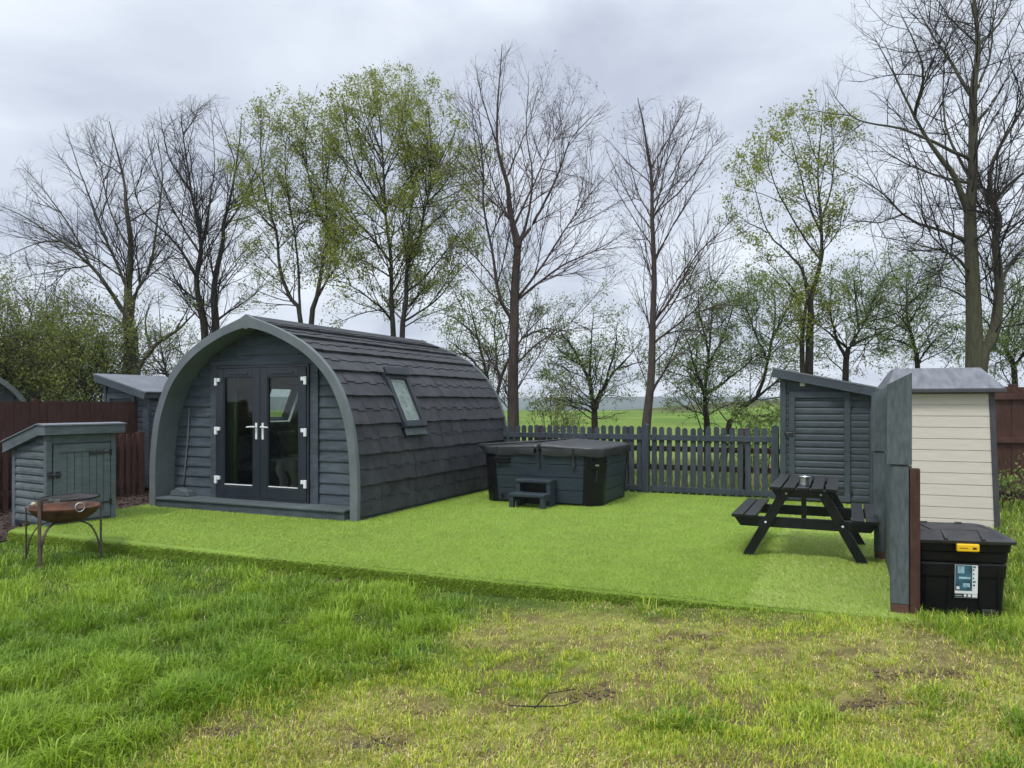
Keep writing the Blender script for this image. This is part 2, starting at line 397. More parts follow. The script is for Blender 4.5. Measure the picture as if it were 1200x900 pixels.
# ------------------------------------------------------------------ turf deck
def yard(a, b, z=0):                                   # yard frame -> world
    return (U[0]*a+V[0]*b, U[1]*a+V[1]*b, z)
deck_poly = [(-5.95, 8.87), (2.78, 5.16), (5.30, 10.85), (5.75, 11.9), (-.1, 14.35), (-4.1, 14.6), (-5.58, 10.55)]
_a, _b = np.array(deck_poly[0]), np.array(deck_poly[1]); _wr = np.random.default_rng(21)
deck_poly = [deck_poly[0]]+[tuple(_a+(_b-_a)*t+V*_wr.normal(0, .007)) for t in np.linspace(0, 1, 22)[1:-1]]+deck_poly[1:]      # the turf's edge is not quite straight
# subdivide the outline so that the rolled edge follows it
def roll(poly, r, n):
    """offset outlines inward for a rounded edge: list of (poly, z drop)"""
    P = np.array(poly, float); m = len(P); out = []
    nrm = []
    for i in range(m):
        e0 = P[i]-P[i-1]; e1 = P[(i+1) % m]-P[i]
        n0 = np.array([e0[1], -e0[0]])/np.linalg.norm(e0); n1 = np.array([e1[1], -e1[0]])/np.linalg.norm(e1)
        b = (n0+n1); b = b/np.linalg.norm(b); nrm.append(b/max(.3, b@n1))
    nrm = np.array(nrm)
    for k in range(n+1):
        th = k/n*math.pi/2
        out.append((P-nrm*(r*(1-math.sin(th))), r*(1-math.cos(th))))
    return out
mb = MB(); rings = roll(deck_poly, .035, 4); m = len(deck_poly)
vs = []
for P, dz in rings: vs += [(p[0], p[1], DZ-dz) for p in P]
P = rings[-1][0]; vs += [(p[0], p[1], -.06) for p in P]
nr = len(rings)+1
fs = [tuple(range(m))]
for k in range(nr-1):
    for i in range(m): fs.append((k*m+i, k*m+(i+1) % m, (k+1)*m+(i+1) % m, (k+1)*m+i))
mb.add(vs, fs)
deck = mb.build('turf_deck', 'turf_base'); deck['kind'] = 'structure'

def inpoly(px, py, poly):
    c = np.zeros(len(px), bool); n = len(poly); j = n-1
    for i in range(n):
        xi, yi = poly[i]; xj, yj = poly[j]
        hit = ((yi > py) != (yj > py)) & (px < (xj-xi)*(py-yi)/(yj-yi+1e-12)+xi); c ^= hit; j = i
    return c
def turf_pile():
    # short blades, denser close to the camera; two laid widths, the nap's paler sheen put into the right one's colour
    n = 900000
    # sample by image area: depth with density ~ 1/d^2 over the visible wedge
    d = 1/(1/4.6-rng.random(n)*(1/4.6-1/14.5)); x = (rng.random(n)*1.5-.76)*d
    ok = inpoly(x, d, deck_poly)
    x = x[ok]; y = d[ok]; n = len(x)
    seam = (U[0]*1.755+U[1]*5.62)
    right = (U[0]*x+U[1]*y) > seam
    a = rng.normal(0, 1.0, n)+np.where(right, math.pi*.62, math.pi*.40)
    h = .020*(.6+.6*rng.random(n)); lean = .026*rng.random(n)+np.where(right, .014, .008)
    px = 1.15*y/900; w = np.maximum(.0020, .34*px)*(.6+.8*rng.random(n))
    th = rng.random(n)*math.pi*2
    e_ = np.clip(-deck_dist(x, y), 0, .035); drop = .035*(1-np.sqrt(np.clip(1-(1-e_/.035)**2, 0, 1)))
    base = np.stack([x, y, DZ-.003-drop], 1); s = np.stack([np.cos(th)*w, np.sin(th)*w, 0*w], 1)
    tip = base+np.stack([np.cos(a)*lean, np.sin(a)*lean, h], 1)
    vv = np.stack([base-s, base+s, tip], 1).reshape(-1, 3)
    t = rng.random(n)
    cA = np.array([.205, .315, .026]); cB = np.array([.27, .385, .040]); cT = np.array([.40, .42, .13])
    c = cA+(cB-cA)*t[:, None]; c[rng.random(n) < .06] = cT
    c *= (1+.22*(fbm(x*.8, y*.8, 3)-.5)+.14*(fbm(x*5, y*5, 2)-.5)-.05*(np.abs((U[0]*x+U[1]*y-seam+1.95) % 1.95) < .03))[:, None]
    c[right] *= np.array([1.40, 1.26, 2.3])  # how the nap catches the light on this width, painted as paler blades
    # the face of the front edge
    f = npmesh('turf_pile', vv, np.arange(3*n).reshape(-1, 3), None, ['turf_blade'], {'bcol': np.repeat(c, 3, 0)})
    f.parent = deck; f['kind'] = 'stuff'
    n = 26000; t = rng.random(n); p = np.stack([np.interp(t, np.linspace(0, 1, 22), [q[0] for q in deck_poly[:22]]), np.interp(t, np.linspace(0, 1, 22), [q[1] for q in deck_poly[:22]])], 1); z = DZ-.02-.13*rng.random(n)
    nz = -V
    base = np.stack([p[:, 0], p[:, 1], z], 1); w = .003
    s = np.stack([U[0]*w*np.ones(n), U[1]*w*np.ones(n), rng.normal(0, .002, n)], 1)
    o = .012+.02*rng.random(n)
    tip = base+np.stack([nz[0]*o+rng.normal(0, .006, n), nz[1]*o+rng.normal(0, .006, n), -.02*rng.random(n)+.008], 1)
    vv = np.stack([base-s, base+s, tip], 1).reshape(-1, 3)
    c = (cA+(cB-cA)*rng.random(n)[:, None])*1.1; c[rng.random(n) < .1] = cT
    f = npmesh('turf_edge_pile', vv, np.arange(3*n).reshape(-1, 3), None, ['turf_blade'], {'bcol': np.repeat(c, 3, 0)})
    f.parent = deck; f['kind'] = 'stuff'
turf_pile()


# ------------------------------------------------------------------ lawn grass
def lawn_grass():
    ncl = 34000
    d = 1/(1/2.7-rng.random(ncl)**.9*(1/2.7-1/13.5)); x = (rng.random(ncl)*1.56-.78)*d
    cx_, cy_ = x, d
    keep = ~inpoly(cx_, cy_, deck_poly)
    keep &= ~((cy_ > 8.7) & (cx_ < -5.4))
    cx_, cy_ = cx_[keep], cy_[keep]
    lush, dry, soil = lawn_masks(cx_, cy_)
    low_ = 1-ss(.38, .56, fbm(cx_*4.4+60, cy_*4.4+3, 3))
    keep = rng.random(len(cx_)) > np.maximum(.80*soil, .62*low_*lush)
    cx_, cy_, lush, dry, soil = [a[keep] for a in (cx_, cy_, lush, dry, soil)]
    n = len(cx_)
    tuft = ss(.50, .66, fbm(cx_*4.4+60, cy_*4.4+3, 3))          # taller tussocks
    H = (.024+.020*rng.random(n))+lush*(.012+.082*tuft+.020*rng.random(n))
    H += ss(.5, .15, np.hypot((cx_-3.05)*.8, (cy_-5.20)*2.6))*.05
    dd = deck_dist(cx_, cy_); H *= 1-.6*ss(.55, .15, dd)*ss(2.4, 1.6, cx_)*ss(.66, .54, fbm(cx_*3+7, cy_*3+44, 2))
    la = fbm(cx_*.9+80, cy_*.9+5, 2)*math.pi*5
    nb = np.where(lush > .5, 15, 14)
    k = np.repeat(np.arange(n), nb); N = len(k)
    sp = (.022+.02*lush[k])*np.maximum(1, cy_[k]/5)
    bx = cx_[k]+rng.normal(0, 1, N)*sp; by = cy_[k]+rng.normal(0, 1, N)*sp
    inside = inpoly(bx, by, deck_poly)
    by = np.where(inside, by-.12, by)
    h = H[k]*(.45+.85*rng.random(N))
    rad_ = np.arctan2(by-cy_[k], bx-cx_[k]); pick = rng.random(N) < .6
    az = np.where(pick, rad_+rng.normal(0, .6, N), la[k]+rng.normal(0, 1.1, N))
    ln = h*(.35+.65*rng.random(N))*(1-.25*(1-lush[k]))
    bz = ground_z(bx, by)-soil[k]*.018
    w = np.maximum(.0016+.0016*rng.random(N), .36*by/900)*(1+.35*lush[k])
    th = az+math.pi/2+rng.normal(0, .5, N)
    s = np.stack([np.cos(th)*w, np.sin(th)*w, 0*w], 1)
    b0 = np.stack([bx, by, bz-.004], 1)
    dirv = np.stack([np.cos(az), np.sin(az), 0*az], 1)
    mid = b0+dirv*(ln*.32)[:, None]; mid[:, 2] += h*.62
    tip = b0+dirv*ln[:, None]; tip[:, 2] += h*np.clip(1-.55*(ln/h)**2, .3, 1)
    vv = np.stack([b0-s, b0+s, mid-s*.75, mid+s*.75, tip], 1).reshape(-1, 3)
    i = np.arange(N)*5
    quads = np.stack([i, i+1, i+3, i+2], 1); tris = np.stack([i+2, i+3, i+4], 1)
    g1 = np.array([.10, .225, .012]); g2 = np.array([.37, .52, .042]); gy_ = np.array([.47, .50, .060]); st = np.array([.62, .52, .25]); br = np.array([.17, .115, .055])
    lf_ = ss(.3, .7, fbm(cx_*2.1+9, cy_*2.1+70, 3))
    t = np.clip(.35*rng.random(N)+.3*rng.random(n)[k]+.4*lf_[k]-.03, 0, 1)[:, None]
    c = g1+(g2-g1)*t
    ylw = (rng.random(N) < .62*(1-lush[k]))[:, None]
    c = np.where(ylw, gy_*(.75+.5*rng.random(N)[:, None]), c)
    sd = rng.random(N) < (.055+.50*dry[k]+.18*soil[k])
    c[sd] = (st*(.6+.7*rng.random(N)[:, None]))[sd]
    bd = rng.random(N) < .10*dry[k]+.35*soil[k]
    c[bd] = br
    c *= (.68+.55*rng.random(n))[k][:, None]*(1-.18*lush[k]*(1-tuft[k])+.14*(1-lush[k]))[:, None]
    flat = sd | bd
    vv = vv.reshape(-1, 5, 3)
    vv[flat, 2:, 2] = (vv[flat, 0, 2])[:, None]+(vv[flat, 2:, 2]-vv[flat, 0, 2][:, None])*.5
    o = npmesh('lawn_grass', vv.reshape(-1, 3), tris, quads, ['grass_blade'], {'bcol': np.repeat(c, 5, 0)})
    tag(o, 'uneven lawn, lush green on one side and dry straw with bare soil on the other', 'grass', kind='stuff')
lawn_grass()
# clods in the bare patches
def clods():
    vs, fs = [], []
    ico = bmesh.new(); bmesh.ops.create_icosphere(ico, subdivisions=1, radius=1)
    iv = np.array([v.co[:] for v in ico.verts]); fi = np.array([[v.index for v in f.verts] for f in ico.faces]); ico.free()
    V_, F_ = [], []; o = 0
    for px, py, rx, ry in PATCHES:
        for _ in range(90):
            x = px+rng.normal(0, .5)*rx; y = py+rng.normal(0, .5)*ry; r = .003+.010*rng.random()**3
            p = iv*(1+.35*rng.normal(0, 1, (len(iv), 1)))*r*np.array([1.4, 1.1, .55])+np.array([x, y, float(ground_z(x, y))-.012+.2*r])
            V_.append(p); F_.append(fi+o); o += len(iv)
    ob = npmesh('soil_clods', np.vstack(V_), np.vstack(F_), None, ['soil']); tag(ob, 'crumbs of dark bare soil scattered over worn lawn patches', 'soil', kind='stuff')
clods()

# bark mulch between the deck and the side fence
def mulch():
    poly = [(-9.2, 8.3), (-6.05, 8.75), (-5.98, 8.95), (-5.62, 10.55), (-4.1, 14.6), (-7.5, 14.5), (-10.5, 9.2)]
    mb = MB(); mb.add([(x, y, .012) for x, y in poly], [tuple(range(len(poly)))])
    base = mb.build('bark_mulch', 'mulch'); tag(base, 'dark brown bark mulch strip beside the raised turf and brown fence', 'bark mulch', kind='stuff')
    n = 22000
    x = rng.uniform(-10, -4.2, n); y = rng.uniform(8.3, 14.3, n); ok = inpoly(x, y, poly); x, y = x[ok], y[ok]; n = len(x)
    V_, F_ = [], []
    L = .008+.020*rng.random(n); W = .005+.008*rng.random(n); a = rng.random(n)*6.3; tl = rng.normal(0, .35, (n, 2))
    ex = np.stack([np.cos(a), np.sin(a), tl[:, 0]], 1)*L[:, None]; ey = np.stack([-np.sin(a), np.cos(a), tl[:, 1]], 1)*W[:, None]
    c = np.stack([x, y, .02+.025*rng.random(n)], 1)
    vv = np.stack([c-ex-ey, c+ex-ey, c+ex+ey, c-ex+ey], 1).reshape(-1, 3)
    o = npmesh('chips', vv, None, np.arange(4*n).reshape(-1, 4), ['mulch']); o.parent = base; o['kind'] = 'stuff'
mulch()

# ------------------------------------------------------------------ camping pod
PROF = np.array([(1.79, 0), (1.79, .5), (1.765, .85), (1.71, 1.2), (1.61, 1.5), (1.47, 1.77), (1.28, 2.0), (1.04, 2.2), (.78, 2.35), (.5, 2.475), (.25, 2.565), (0, 2.65)])
_pp = catmull(PROF, 200); _sl = np.concatenate([[0], np.cumsum(np.linalg.norm(np.diff(_pp, axis=0), axis=1))]); SMAX = _sl[-1]
def prof(s, off=0):
    """point of the right half at arc length s from the foot, moved outward by off"""
    w = np.interp(s, _sl, _pp[:, 0]); z = np.interp(s, _sl, _pp[:, 1])
    e = .03; t = np.array([np.interp(s+e, _sl, _pp[:, 0])-np.interp(s-e, _sl, _pp[:, 0]), np.interp(s+e, _sl, _pp[:, 1])-np.interp(s-e, _sl, _pp[:, 1])])
    t /= np.linalg.norm(t); return w+t[1]*off, z-t[0]*off
def arc_of_z(z): return float(np.interp(z, _pp[:, 1], _sl))
def halfw(z): return float(np.interp(z, _pp[:, 1], _pp[:, 0]))

def make_pod(label, loc, rz, length=4.62, group=None, full=True):
    root = thing('camping_pod', label, 'camping pod', loc, rz, group)
    lr = np.random.default_rng(5)
    # skylight holes: side sign -> (v0, v1, s0, s1)
    holes = {1: (1.16, 1.70, arc_of_z(1.17), arc_of_z(1.88)), -1: (1.9, 2.75, arc_of_z(1.17), arc_of_z(1.83))}
    # roof tiles
    mb = MB(); nc = 9; s_lo = .05; dv = .168
    ncol = int(round((length-.02)/dv)); dv = (length-.02)/ncol
    for sg in (1, -1):
        h = holes[sg]
        for i in range(nc):
            s0 = s_lo+(SMAX-s_lo)*i/nc; s1 = s_lo+(SMAX-s_lo)*(i+1)/nc
            for j in range(ncol):
                v0 = .02+dv*j+.0006; v1 = v0+dv-.0012
                jit = lr.uniform(-.0035, .0035); sm = s0+(s1-s0)*(.50+(.035 if (j+i) % 2 else -.03)+lr.uniform(-.02, .02)); sl = s0+lr.uniform(-.010, .004)
                q = [(sl, .0), (sl, .044+jit), (sm, .017+jit*.5), (sm, .028+jit), (s1+.004, .006)]
                a0, a1 = s0, s1
                pieces = [(v0, v1, q)]
                if v1 > h[0]-.04 and v0 < h[1]+.04 and full and s1 > h[2]-.02 and s0 < h[3]+.02:
                    pieces = []
                    if v0 < h[0]-.045: pieces.append((v0, h[0]-.04, q))
                    if v1 > h[1]+.045: pieces.append((h[1]+.04, v1, q))
                    c0, c1 = max(v0, h[0]-.04), min(v1, h[1]+.04)
                    if s0 < h[3] < s1: pieces.append((c0, c1, [(max(s, h[3]+.02), o) for s, o in q]))
                    elif s0 < h[2] < s1: pieces.append((c0, c1, [(min(s, h[2]-.02), o) for s, o in q]))
                for v0, v1, q in pieces:
                    vs = []
                    for s, o in q:
                        w, z = prof(s, o); vs += [(sg*w, v0, z), (sg*w, v1, z)]
                    n = len(q); o = len(mb.v)
                    mb.v += vs
                    for k in range(n-1): mb.f.append((o+2*k, o+2*k+1, o+2*k+3, o+2*k+2))
                    mb.f.append(tuple(o+2*k for k in range(n))); mb.f.append(tuple(o+2*k+1 for k in range(n))[::-1])
    # ridge cap
    pts = [(-.14, 2.625), (0, 2.70), (.14, 2.625), (.12, 2.60), (0, 2.665), (-.12, 2.60)]
    mb.prism(pts, lambda a, b, d: (a, d, b), .02, length)
    mb.build('roof', 'roof_tile', root)
    # lining below the tiles with openings for the roof windows
    lm = MB()
    vlist = {1: [.345, 1.16, 1.70, length-.04], -1: [.345, 1.9, 2.75, length-.04]}
    for sg in (1, -1):
        h = holes[sg]; ss_ = sorted(set(list(np.linspace(0, SMAX, 20))+[h[2], h[3]]))
        for off in (-.002, -.072):
            for a, b in zip(ss_[:-1], ss_[1:]):
                for v0, v1 in zip(vlist[sg][:-1], vlist[sg][1:]):
                    mid = (a+b)/2
                    if full and abs(v0-h[0]) < 1e-6 and h[2]-1e-6 < mid < h[3]+1e-6: continue
                    p, q = prof(a, off), prof(b, off)
                    lm.add([(sg*p[0], v0, p[1]), (sg*p[0], v1, p[1]), (sg*q[0], v1, q[1]), (sg*q[0], v0, q[1])], [(0, 1, 2, 3)])
    lm.build('lining', 'pine_lining', root)
    # dark base skirt along each side
    mb = MB()
    for sg in (1, -1):
        mb.box(min(sg*1.74, sg*1.80), max(sg*1.74, sg*1.80), .02, length-.02, -.02, .06)
    mb.build('base_skirt', 'shed_paint', root)
    # arches
    def arch(v0, v1, o_out, o_in, name):
        mb = MB(); sl = np.linspace(0, SMAX, 40); ring = []
        for sg in (1, -1):
            for s in (sl if sg == 1 else sl[::-1][1:]):
                wo, zo = prof(s, o_out); wi, zi = prof(s, -o_in-(.045*max(0, (s-SMAX+.5)/.5)**2))
                if s > SMAX-1e-6: wo = wi = 0; zo = 2.65+o_out+.02; zi = 2.65-o_in-.07
                ring.append([(sg*wo, v0, zo), (sg*wo, v1, zo), (sg*wi, v1, zi), (sg*wi, v0, zi)])
        n = len(ring)
        for r_ in ring: mb.v += r_
        for i in range(n-1):
            for k in range(4):
                mb.f.append((4*i+k, 4*i+(k+1) % 4, 4*i+4+(k+1) % 4, 4*i+4+k))
        mb.f += [(0, 1, 2, 3), (4*n-4, 4*n-3, 4*n-2, 4*n-1)]
        return mb.build(name, 'arch_paint', root, bevel=.006)
    arch(-.05, .02, .040, .078, 'arch_fascia')
    # darker soffit boards inside the arch, back to the front wall
    mb = MB(); sl = np.linspace(0, SMAX, 40)
    for sg in (1, -1):
        for a, b in zip(sl[:-1], sl[1:]):
            p, q = prof(a, -.074), prof(b, -.074); p2, q2 = prof(a, -.09), prof(b, -.09)
            mb.add([(sg*p[0], .02, p[1]), (sg*p[0], .32, p[1]), (sg*q[0], .32, q[1]), (sg*q[0], .02, q[1])], [(0, 1, 2, 3)])
    mb.build('soffit', 'arch_paint', root)
    arch(length-.03, length+.03, .042, .095, 'rear_arch')
    # front and rear walls of lapped boards
    def wall(v, face, opening, name):
        mb = MB(); z = .13; bh = .146
        while z < 2.55:
            z1 = min(z+bh, 2.56); zm = min(z1, 2.56)
            hw = max(.05, halfw(zm)-.05)
            spans = [(-hw, hw)]
            if opening and z < 2.02: spans = [(-hw, -.84), (.84, hw)]
            for a, b in spans:
                if b-a < .02: continue
                mb.prism([(0, z), (-.030*face, z), (-.030*face, z+.02), (-.010*face, z1), (0, z1)], lambda p, q, d, v=v: (d, v+p, q), a, b)
            z += bh
        return mb.build(name, 'slate_paint', root)
    wall(.32, 1, True, 'front_wall'); wall(length-.06, -1, False, 'rear_wall')
    # floor and threshold ledge
    mb = MB(); mb.box(-1.70, 1.70, .33, length-.07, .02, .128); mb.build('floor', 'floor_lino', root)
    mb = MB(); mb.box(-1.655, 1.655, -.085, .33, -.02, .105); mb.build('threshold', 'box_paint' if False else 'slate_paint', root, bevel=.004)
    mb = MB(); mb.box(-1.665, 1.665, -.11, .315, .107, .135); mb.build('sill_board', 'post_paint', root, bevel=.006)
    # white cable down the left of the recess, and the small junction box at its foot
    mb = MB(); mb.tube([(-1.40, .285, 1.42), (-1.43, .283, .95), (-1.49, .28, .45), (-1.52, .275, .17)], .012, 6); mb.build('cable', 'arch_paint', root, smooth=True)
    mb = MB(); mb.prism([(-1.62, .137), (-1.24, .137), (-1.28, .215), (-1.40, .225), (-1.44, .25), (-1.50, .25), (-1.54, .22), (-1.60, .21)], lambda a, b, d: (a, d, b), .12, .26); mb.build('junction_box', 'post_paint', root, bevel=.01)
    # door surround, frame, leaves
    mb = MB(); mb.box(-.965, -.835, .262, .30, .137, 2.03); mb.box(.835, .965, .262, .30, .137, 2.03); mb.box(-.965, .965, .264, .298, 2.032, 2.10)
    mb.build('door_surround', 'slate_paint', root, bevel=.004)
    mb = MB(); mb.box(-.833, -.80, .235, .34, .137, 2.025); mb.box(.80, .833, .235, .34, .137, 2.025); mb.box(-.80, .80, .235, .34, 1.99, 2.025); mb.box(-.80, .80, .225, .34, .137, .165)
    mb.build('door_frame', 'upvc', root, bevel=.004)
    for sg in (-1, 1):
        x0, x1 = (-.798, -.003) if sg < 0 else (.003, .798)
        zb, zt = .168, 1.987; st = .125; y0, y1 = .222, .285
        mb = MB()
        mb.box(x0, x0+st, y0, y1, zb, zt); mb.box(x1-st, x1, y0, y1, zb, zt)
        mb.box(x0+st, x1-st, y0, y1, zb, zb+.15); mb.box(x0+st, x1-st, y0, y1, zt-.125, zt)
        door = mb.build('door', 'upvc', root, bevel=.006)
        gx0, gx1, gz0, gz1 = x0+st, x1-st, zb+.15, zt-.125
        m2 = MB(); m2.box(gx0-.005, gx1+.005, .252, .262, gz0-.005, gz1+.005); m2.build('glass_pane', 'window_glass', door)
        m2 = MB()
        for a, b, c, d in ((gx0, gx0+.014, gz0, gz1), (gx1-.014, gx1, gz0, gz1), (gx0+.014, gx1-.014, gz0, gz0+.014), (gx0+.014, gx1-.014, gz1-.014, gz1)):
            m2.box(a, b, .232, .250, c, d)
        m2.build('glazing_bead', 'upvc', door)
        m2 = MB(); m2.box(gx0+.02, gx1-.02, .224, .246, gz0+.015, gz0+.027); m2.build('bead_strip', 'white_plastic', door)
        m2 = MB(); m2.box((x0+x1)/2-.18, (x0+x1)/2+.18, .206, .2215, zt-.085, zt-.06); m2.build('vent', 'upvc', door, bevel=.004)
        hx = -.80 if sg < 0 else .80
        for hz in (.40, 1.10, 1.80):
            m2 = MB(); m2.box(hx-.022, hx+.022, .190, .2215, hz-.055, hz+.055)
            a, b = (hx+.022, hx+.075) if sg < 0 else (hx-.075, hx-.022)
            m2.box(a, b, .196, .2215, hz+.0, hz+.052); m2.build('hinge', 'white_plastic', door, bevel=.005)
        hx = x1-.055 if sg < 0 else x0+.055
        m2 = MB(); m2.box(hx-.016, hx+.016, .208, .2215, .99, 1.22); m2.tube([(hx, .2215, 1.165), (hx, .165, 1.165)], .011, 8)
        m2.tube([(hx, .168, 1.165), (hx-sg*-.06, .165, 1.165), (hx+sg*.135, .165, 1.158)], [.012, .011, .010], 8)
        m2.build('handle', 'white_plastic', door, bevel=.002)
    # roof windows
    if full:
        for sg in (1, -1):
            v0, v1, s0, s1 = holes[sg]; p = prof(s0, .03); q = prof(s1, .03)
            P0 = Vector((sg*p[0], 0, p[1])); P1 = Vector((sg*q[0], 0, q[1])); up = (P1-P0).normalized(); nn = Vector((0, sg, 0)).cross(up); nn = Vector((abs(up.z)*sg, 0, -up.x*sg if sg > 0 else up.x)).normalized()
            nn = Vector((up.z*sg, 0, -up.x*sg)); Ln = (P1-P0).length
            def W(v, t, d): return tuple(P0+up*t+nn*d+Vector((0, v, 0)))
            def slab(mb, a0, a1, t0, t1, d0, d1):
                vs = [W(a, t, d) for d in (d0, d1) for t in (t0, t1) for a in (a0, a1)]
                mb.add(vs, [(0, 2, 3, 1), (4, 5, 7, 6), (0, 1, 5, 4), (2, 6, 7, 3), (0, 4, 6, 2), (1, 3, 7, 5)])
            mb = MB(); slab(mb, v0-.035, v0+.055, -.04, Ln+.02, -.10, .055); slab(mb, v1-.055, v1+.035, -.04, Ln+.02, -.10, .055)
            slab(mb, v0+.055, v1-.055, -.04, .06, -.10, .052); slab(mb, v0+.055, v1-.055, Ln-.07, Ln+.02, -.10, .052)
            sk = mb.build('skylight', 'upvc', root, bevel=.005)
            mb = MB(); slab(mb, v0-.05, v1+.05, Ln-.03, Ln+.09, .057, .10); mb.build('top_cover', 'upvc', sk, bevel=.01)
            mb = MB(); slab(mb, v0-.02, v1+.02, -.04, .045, .056, .07); mb.build('bottom_cover', 'upvc', sk, bevel=.004)
            mb = MB(); slab(mb, v0-.01, v1+.0, -.155, -.042, -.005, .018); mb.build('flashing_apron', 'post_paint', sk, bevel=.004)
            mb = MB(); slab(mb, v0+.05, v1-.05, .055, Ln-.065, .02, .028); mb.build('glass_pane', 'window_glass', sk)
            mb = MB()
            slab(mb, v0-.03, v0+.06, -.03, Ln+.01, -.16, -.102); slab(mb, v1-.06, v1+.03, -.03, Ln+.01, -.16, -.102); slab(mb, v0+.06, v1-.06, -.03, .06, -.16, -.102); slab(mb, v0+.06, v1-.06, Ln-.06, Ln+.01, -.16, -.102)
            mb.build('inner_frame', 'sticker_white' if sg < 0 else 'pine_lining', sk, bevel=.004)
            if sg > 0:
                mb = MB(); slab(mb, v0+.052, v1-.052, .058, Ln-.068, .008, .016); mb.build('foil_blind', 'foil', sk)
    return root
POD = np.array([-3.604, 10.265])
pod = make_pod('slate blue arched camping pod with dark tiled roof and glazed double doors', (POD[0], POD[1], DZ), TH)
far = make_pod('another grey arched pod, mostly out of view beyond the brown side fence', (-13.30, 17.7, 0), R(40), full=False)

def inpod(a, b, z): return (POD[0]+U[0]*a+V[0]*b, POD[1]+U[1]*a+V[1]*b, DZ+z)
def interior():
    t = thing('sofa_bed', 'sofa bed with white throw seen through the glass doors', 'sofa bed', inpod(-1.05, 2.0, .13), TH)
    mb = MB(); mb.box(-.55, .45, -1.0, 1.1, .0, .30); mb.build('bed_base', 'navy_cloth', t, bevel=.02)
    mb = MB(); mb.box(-.53, .43, -.98, 1.08, .302, .45); mb.build('mattress', 'grey_cloth', t, bevel=.05)
    # throw falling over the front edge
    vs = []; nu, nv = 14, 12
    for i in range(nu):
        for j in range(nv):
            y = -.75+1.1*i/(nu-1); d = j/(nv-1)*1.15
            x = .10+min(d, .36); z = .462-max(0, d-.36)*.62; vs.append((x+.02*math.sin(i*1.7)*(d > .36), y+.05*math.sin(j*.9), z+.008*math.sin(i*2.1+j)))
    mb = MB(); mb.add(vs, [(i*nv+j, i*nv+j+1, (i+1)*nv+j+1, (i+1)*nv+j) for i in range(nu-1) for j in range(nv-1)])
    o = mb.build('throw_blanket', 'duvet', t, smooth=True)
    def cushion(y, mat, label, tilt=.35, s=.24):
        vs, fs = [], []; n = 9
        for k in (0, 1):
            for i in range(n):
                for j in range(n):
                    a = i/(n-1)*2-1; b = j/(n-1)*2-1
                    pz = .085*((1-a**4)*(1-b**4))**.5
                    e = 1-.09*(1-abs(a)**2)*(abs(b) > .99)-.09*(1-abs(b)**2)*(abs(a) > .99)
                    vs.append((pz*(1 if k == 0 else -1), a*s*e, b*s*e))
        for k in (0, 1):
            for i in range(n-1):
                for j in range(n-1):
                    q = [k*n*n+i*n+j, k*n*n+(i+1)*n+j, k*n*n+(i+1)*n+j+1, k*n*n+i*n+j+1]; fs.append(tuple(q if k == 0 else q[::-1]))
        mb = MB(); mb.add(vs, fs)
        o = mb.build('cushion', mat, smooth=True); p = inpod(-1.28, y, .13+.45+.23); o.location = p; o.rotation_euler = (0, -tilt, TH)
        tag(o, label, 'cushion', 'cushions on the sofa bed')
    cushion(1.25, 'grey_cloth', 'mottled grey cushion on the sofa bed, seen through the left glass door')
    cushion(1.78, 'navy_cloth', 'dark navy cushion on the sofa bed, seen through the right glass door')
    cushion(2.32, 'grey_cloth', 'pale grey cushion beyond the dark navy one on the sofa bed', .45)
    # wavy green sheet standing in for the reflection beside the left leaf
    mb = MB(); n = 26; vs = []
    for i in range(n):
        x = -.95+.36*i/(n-1); y = .40+.025*math.sin(i*1.3)
        vs += [(x, y, .15), (x, y, 2.0)]
    mb.add(vs, [(2*i, 2*i+2, 2*i+3, 2*i+1) for i in range(n-1)])
    o = mb.build('green_reflection', 'reflected_green', loc=(POD[0], POD[1], DZ), rz=TH, smooth=True); tag(o, 'green sheet standing in for a reflection in the left glass door', 'green_reflection')
    m = o.modifiers.new('thickness', 'SOLIDIFY'); m.thickness = .006
interior()

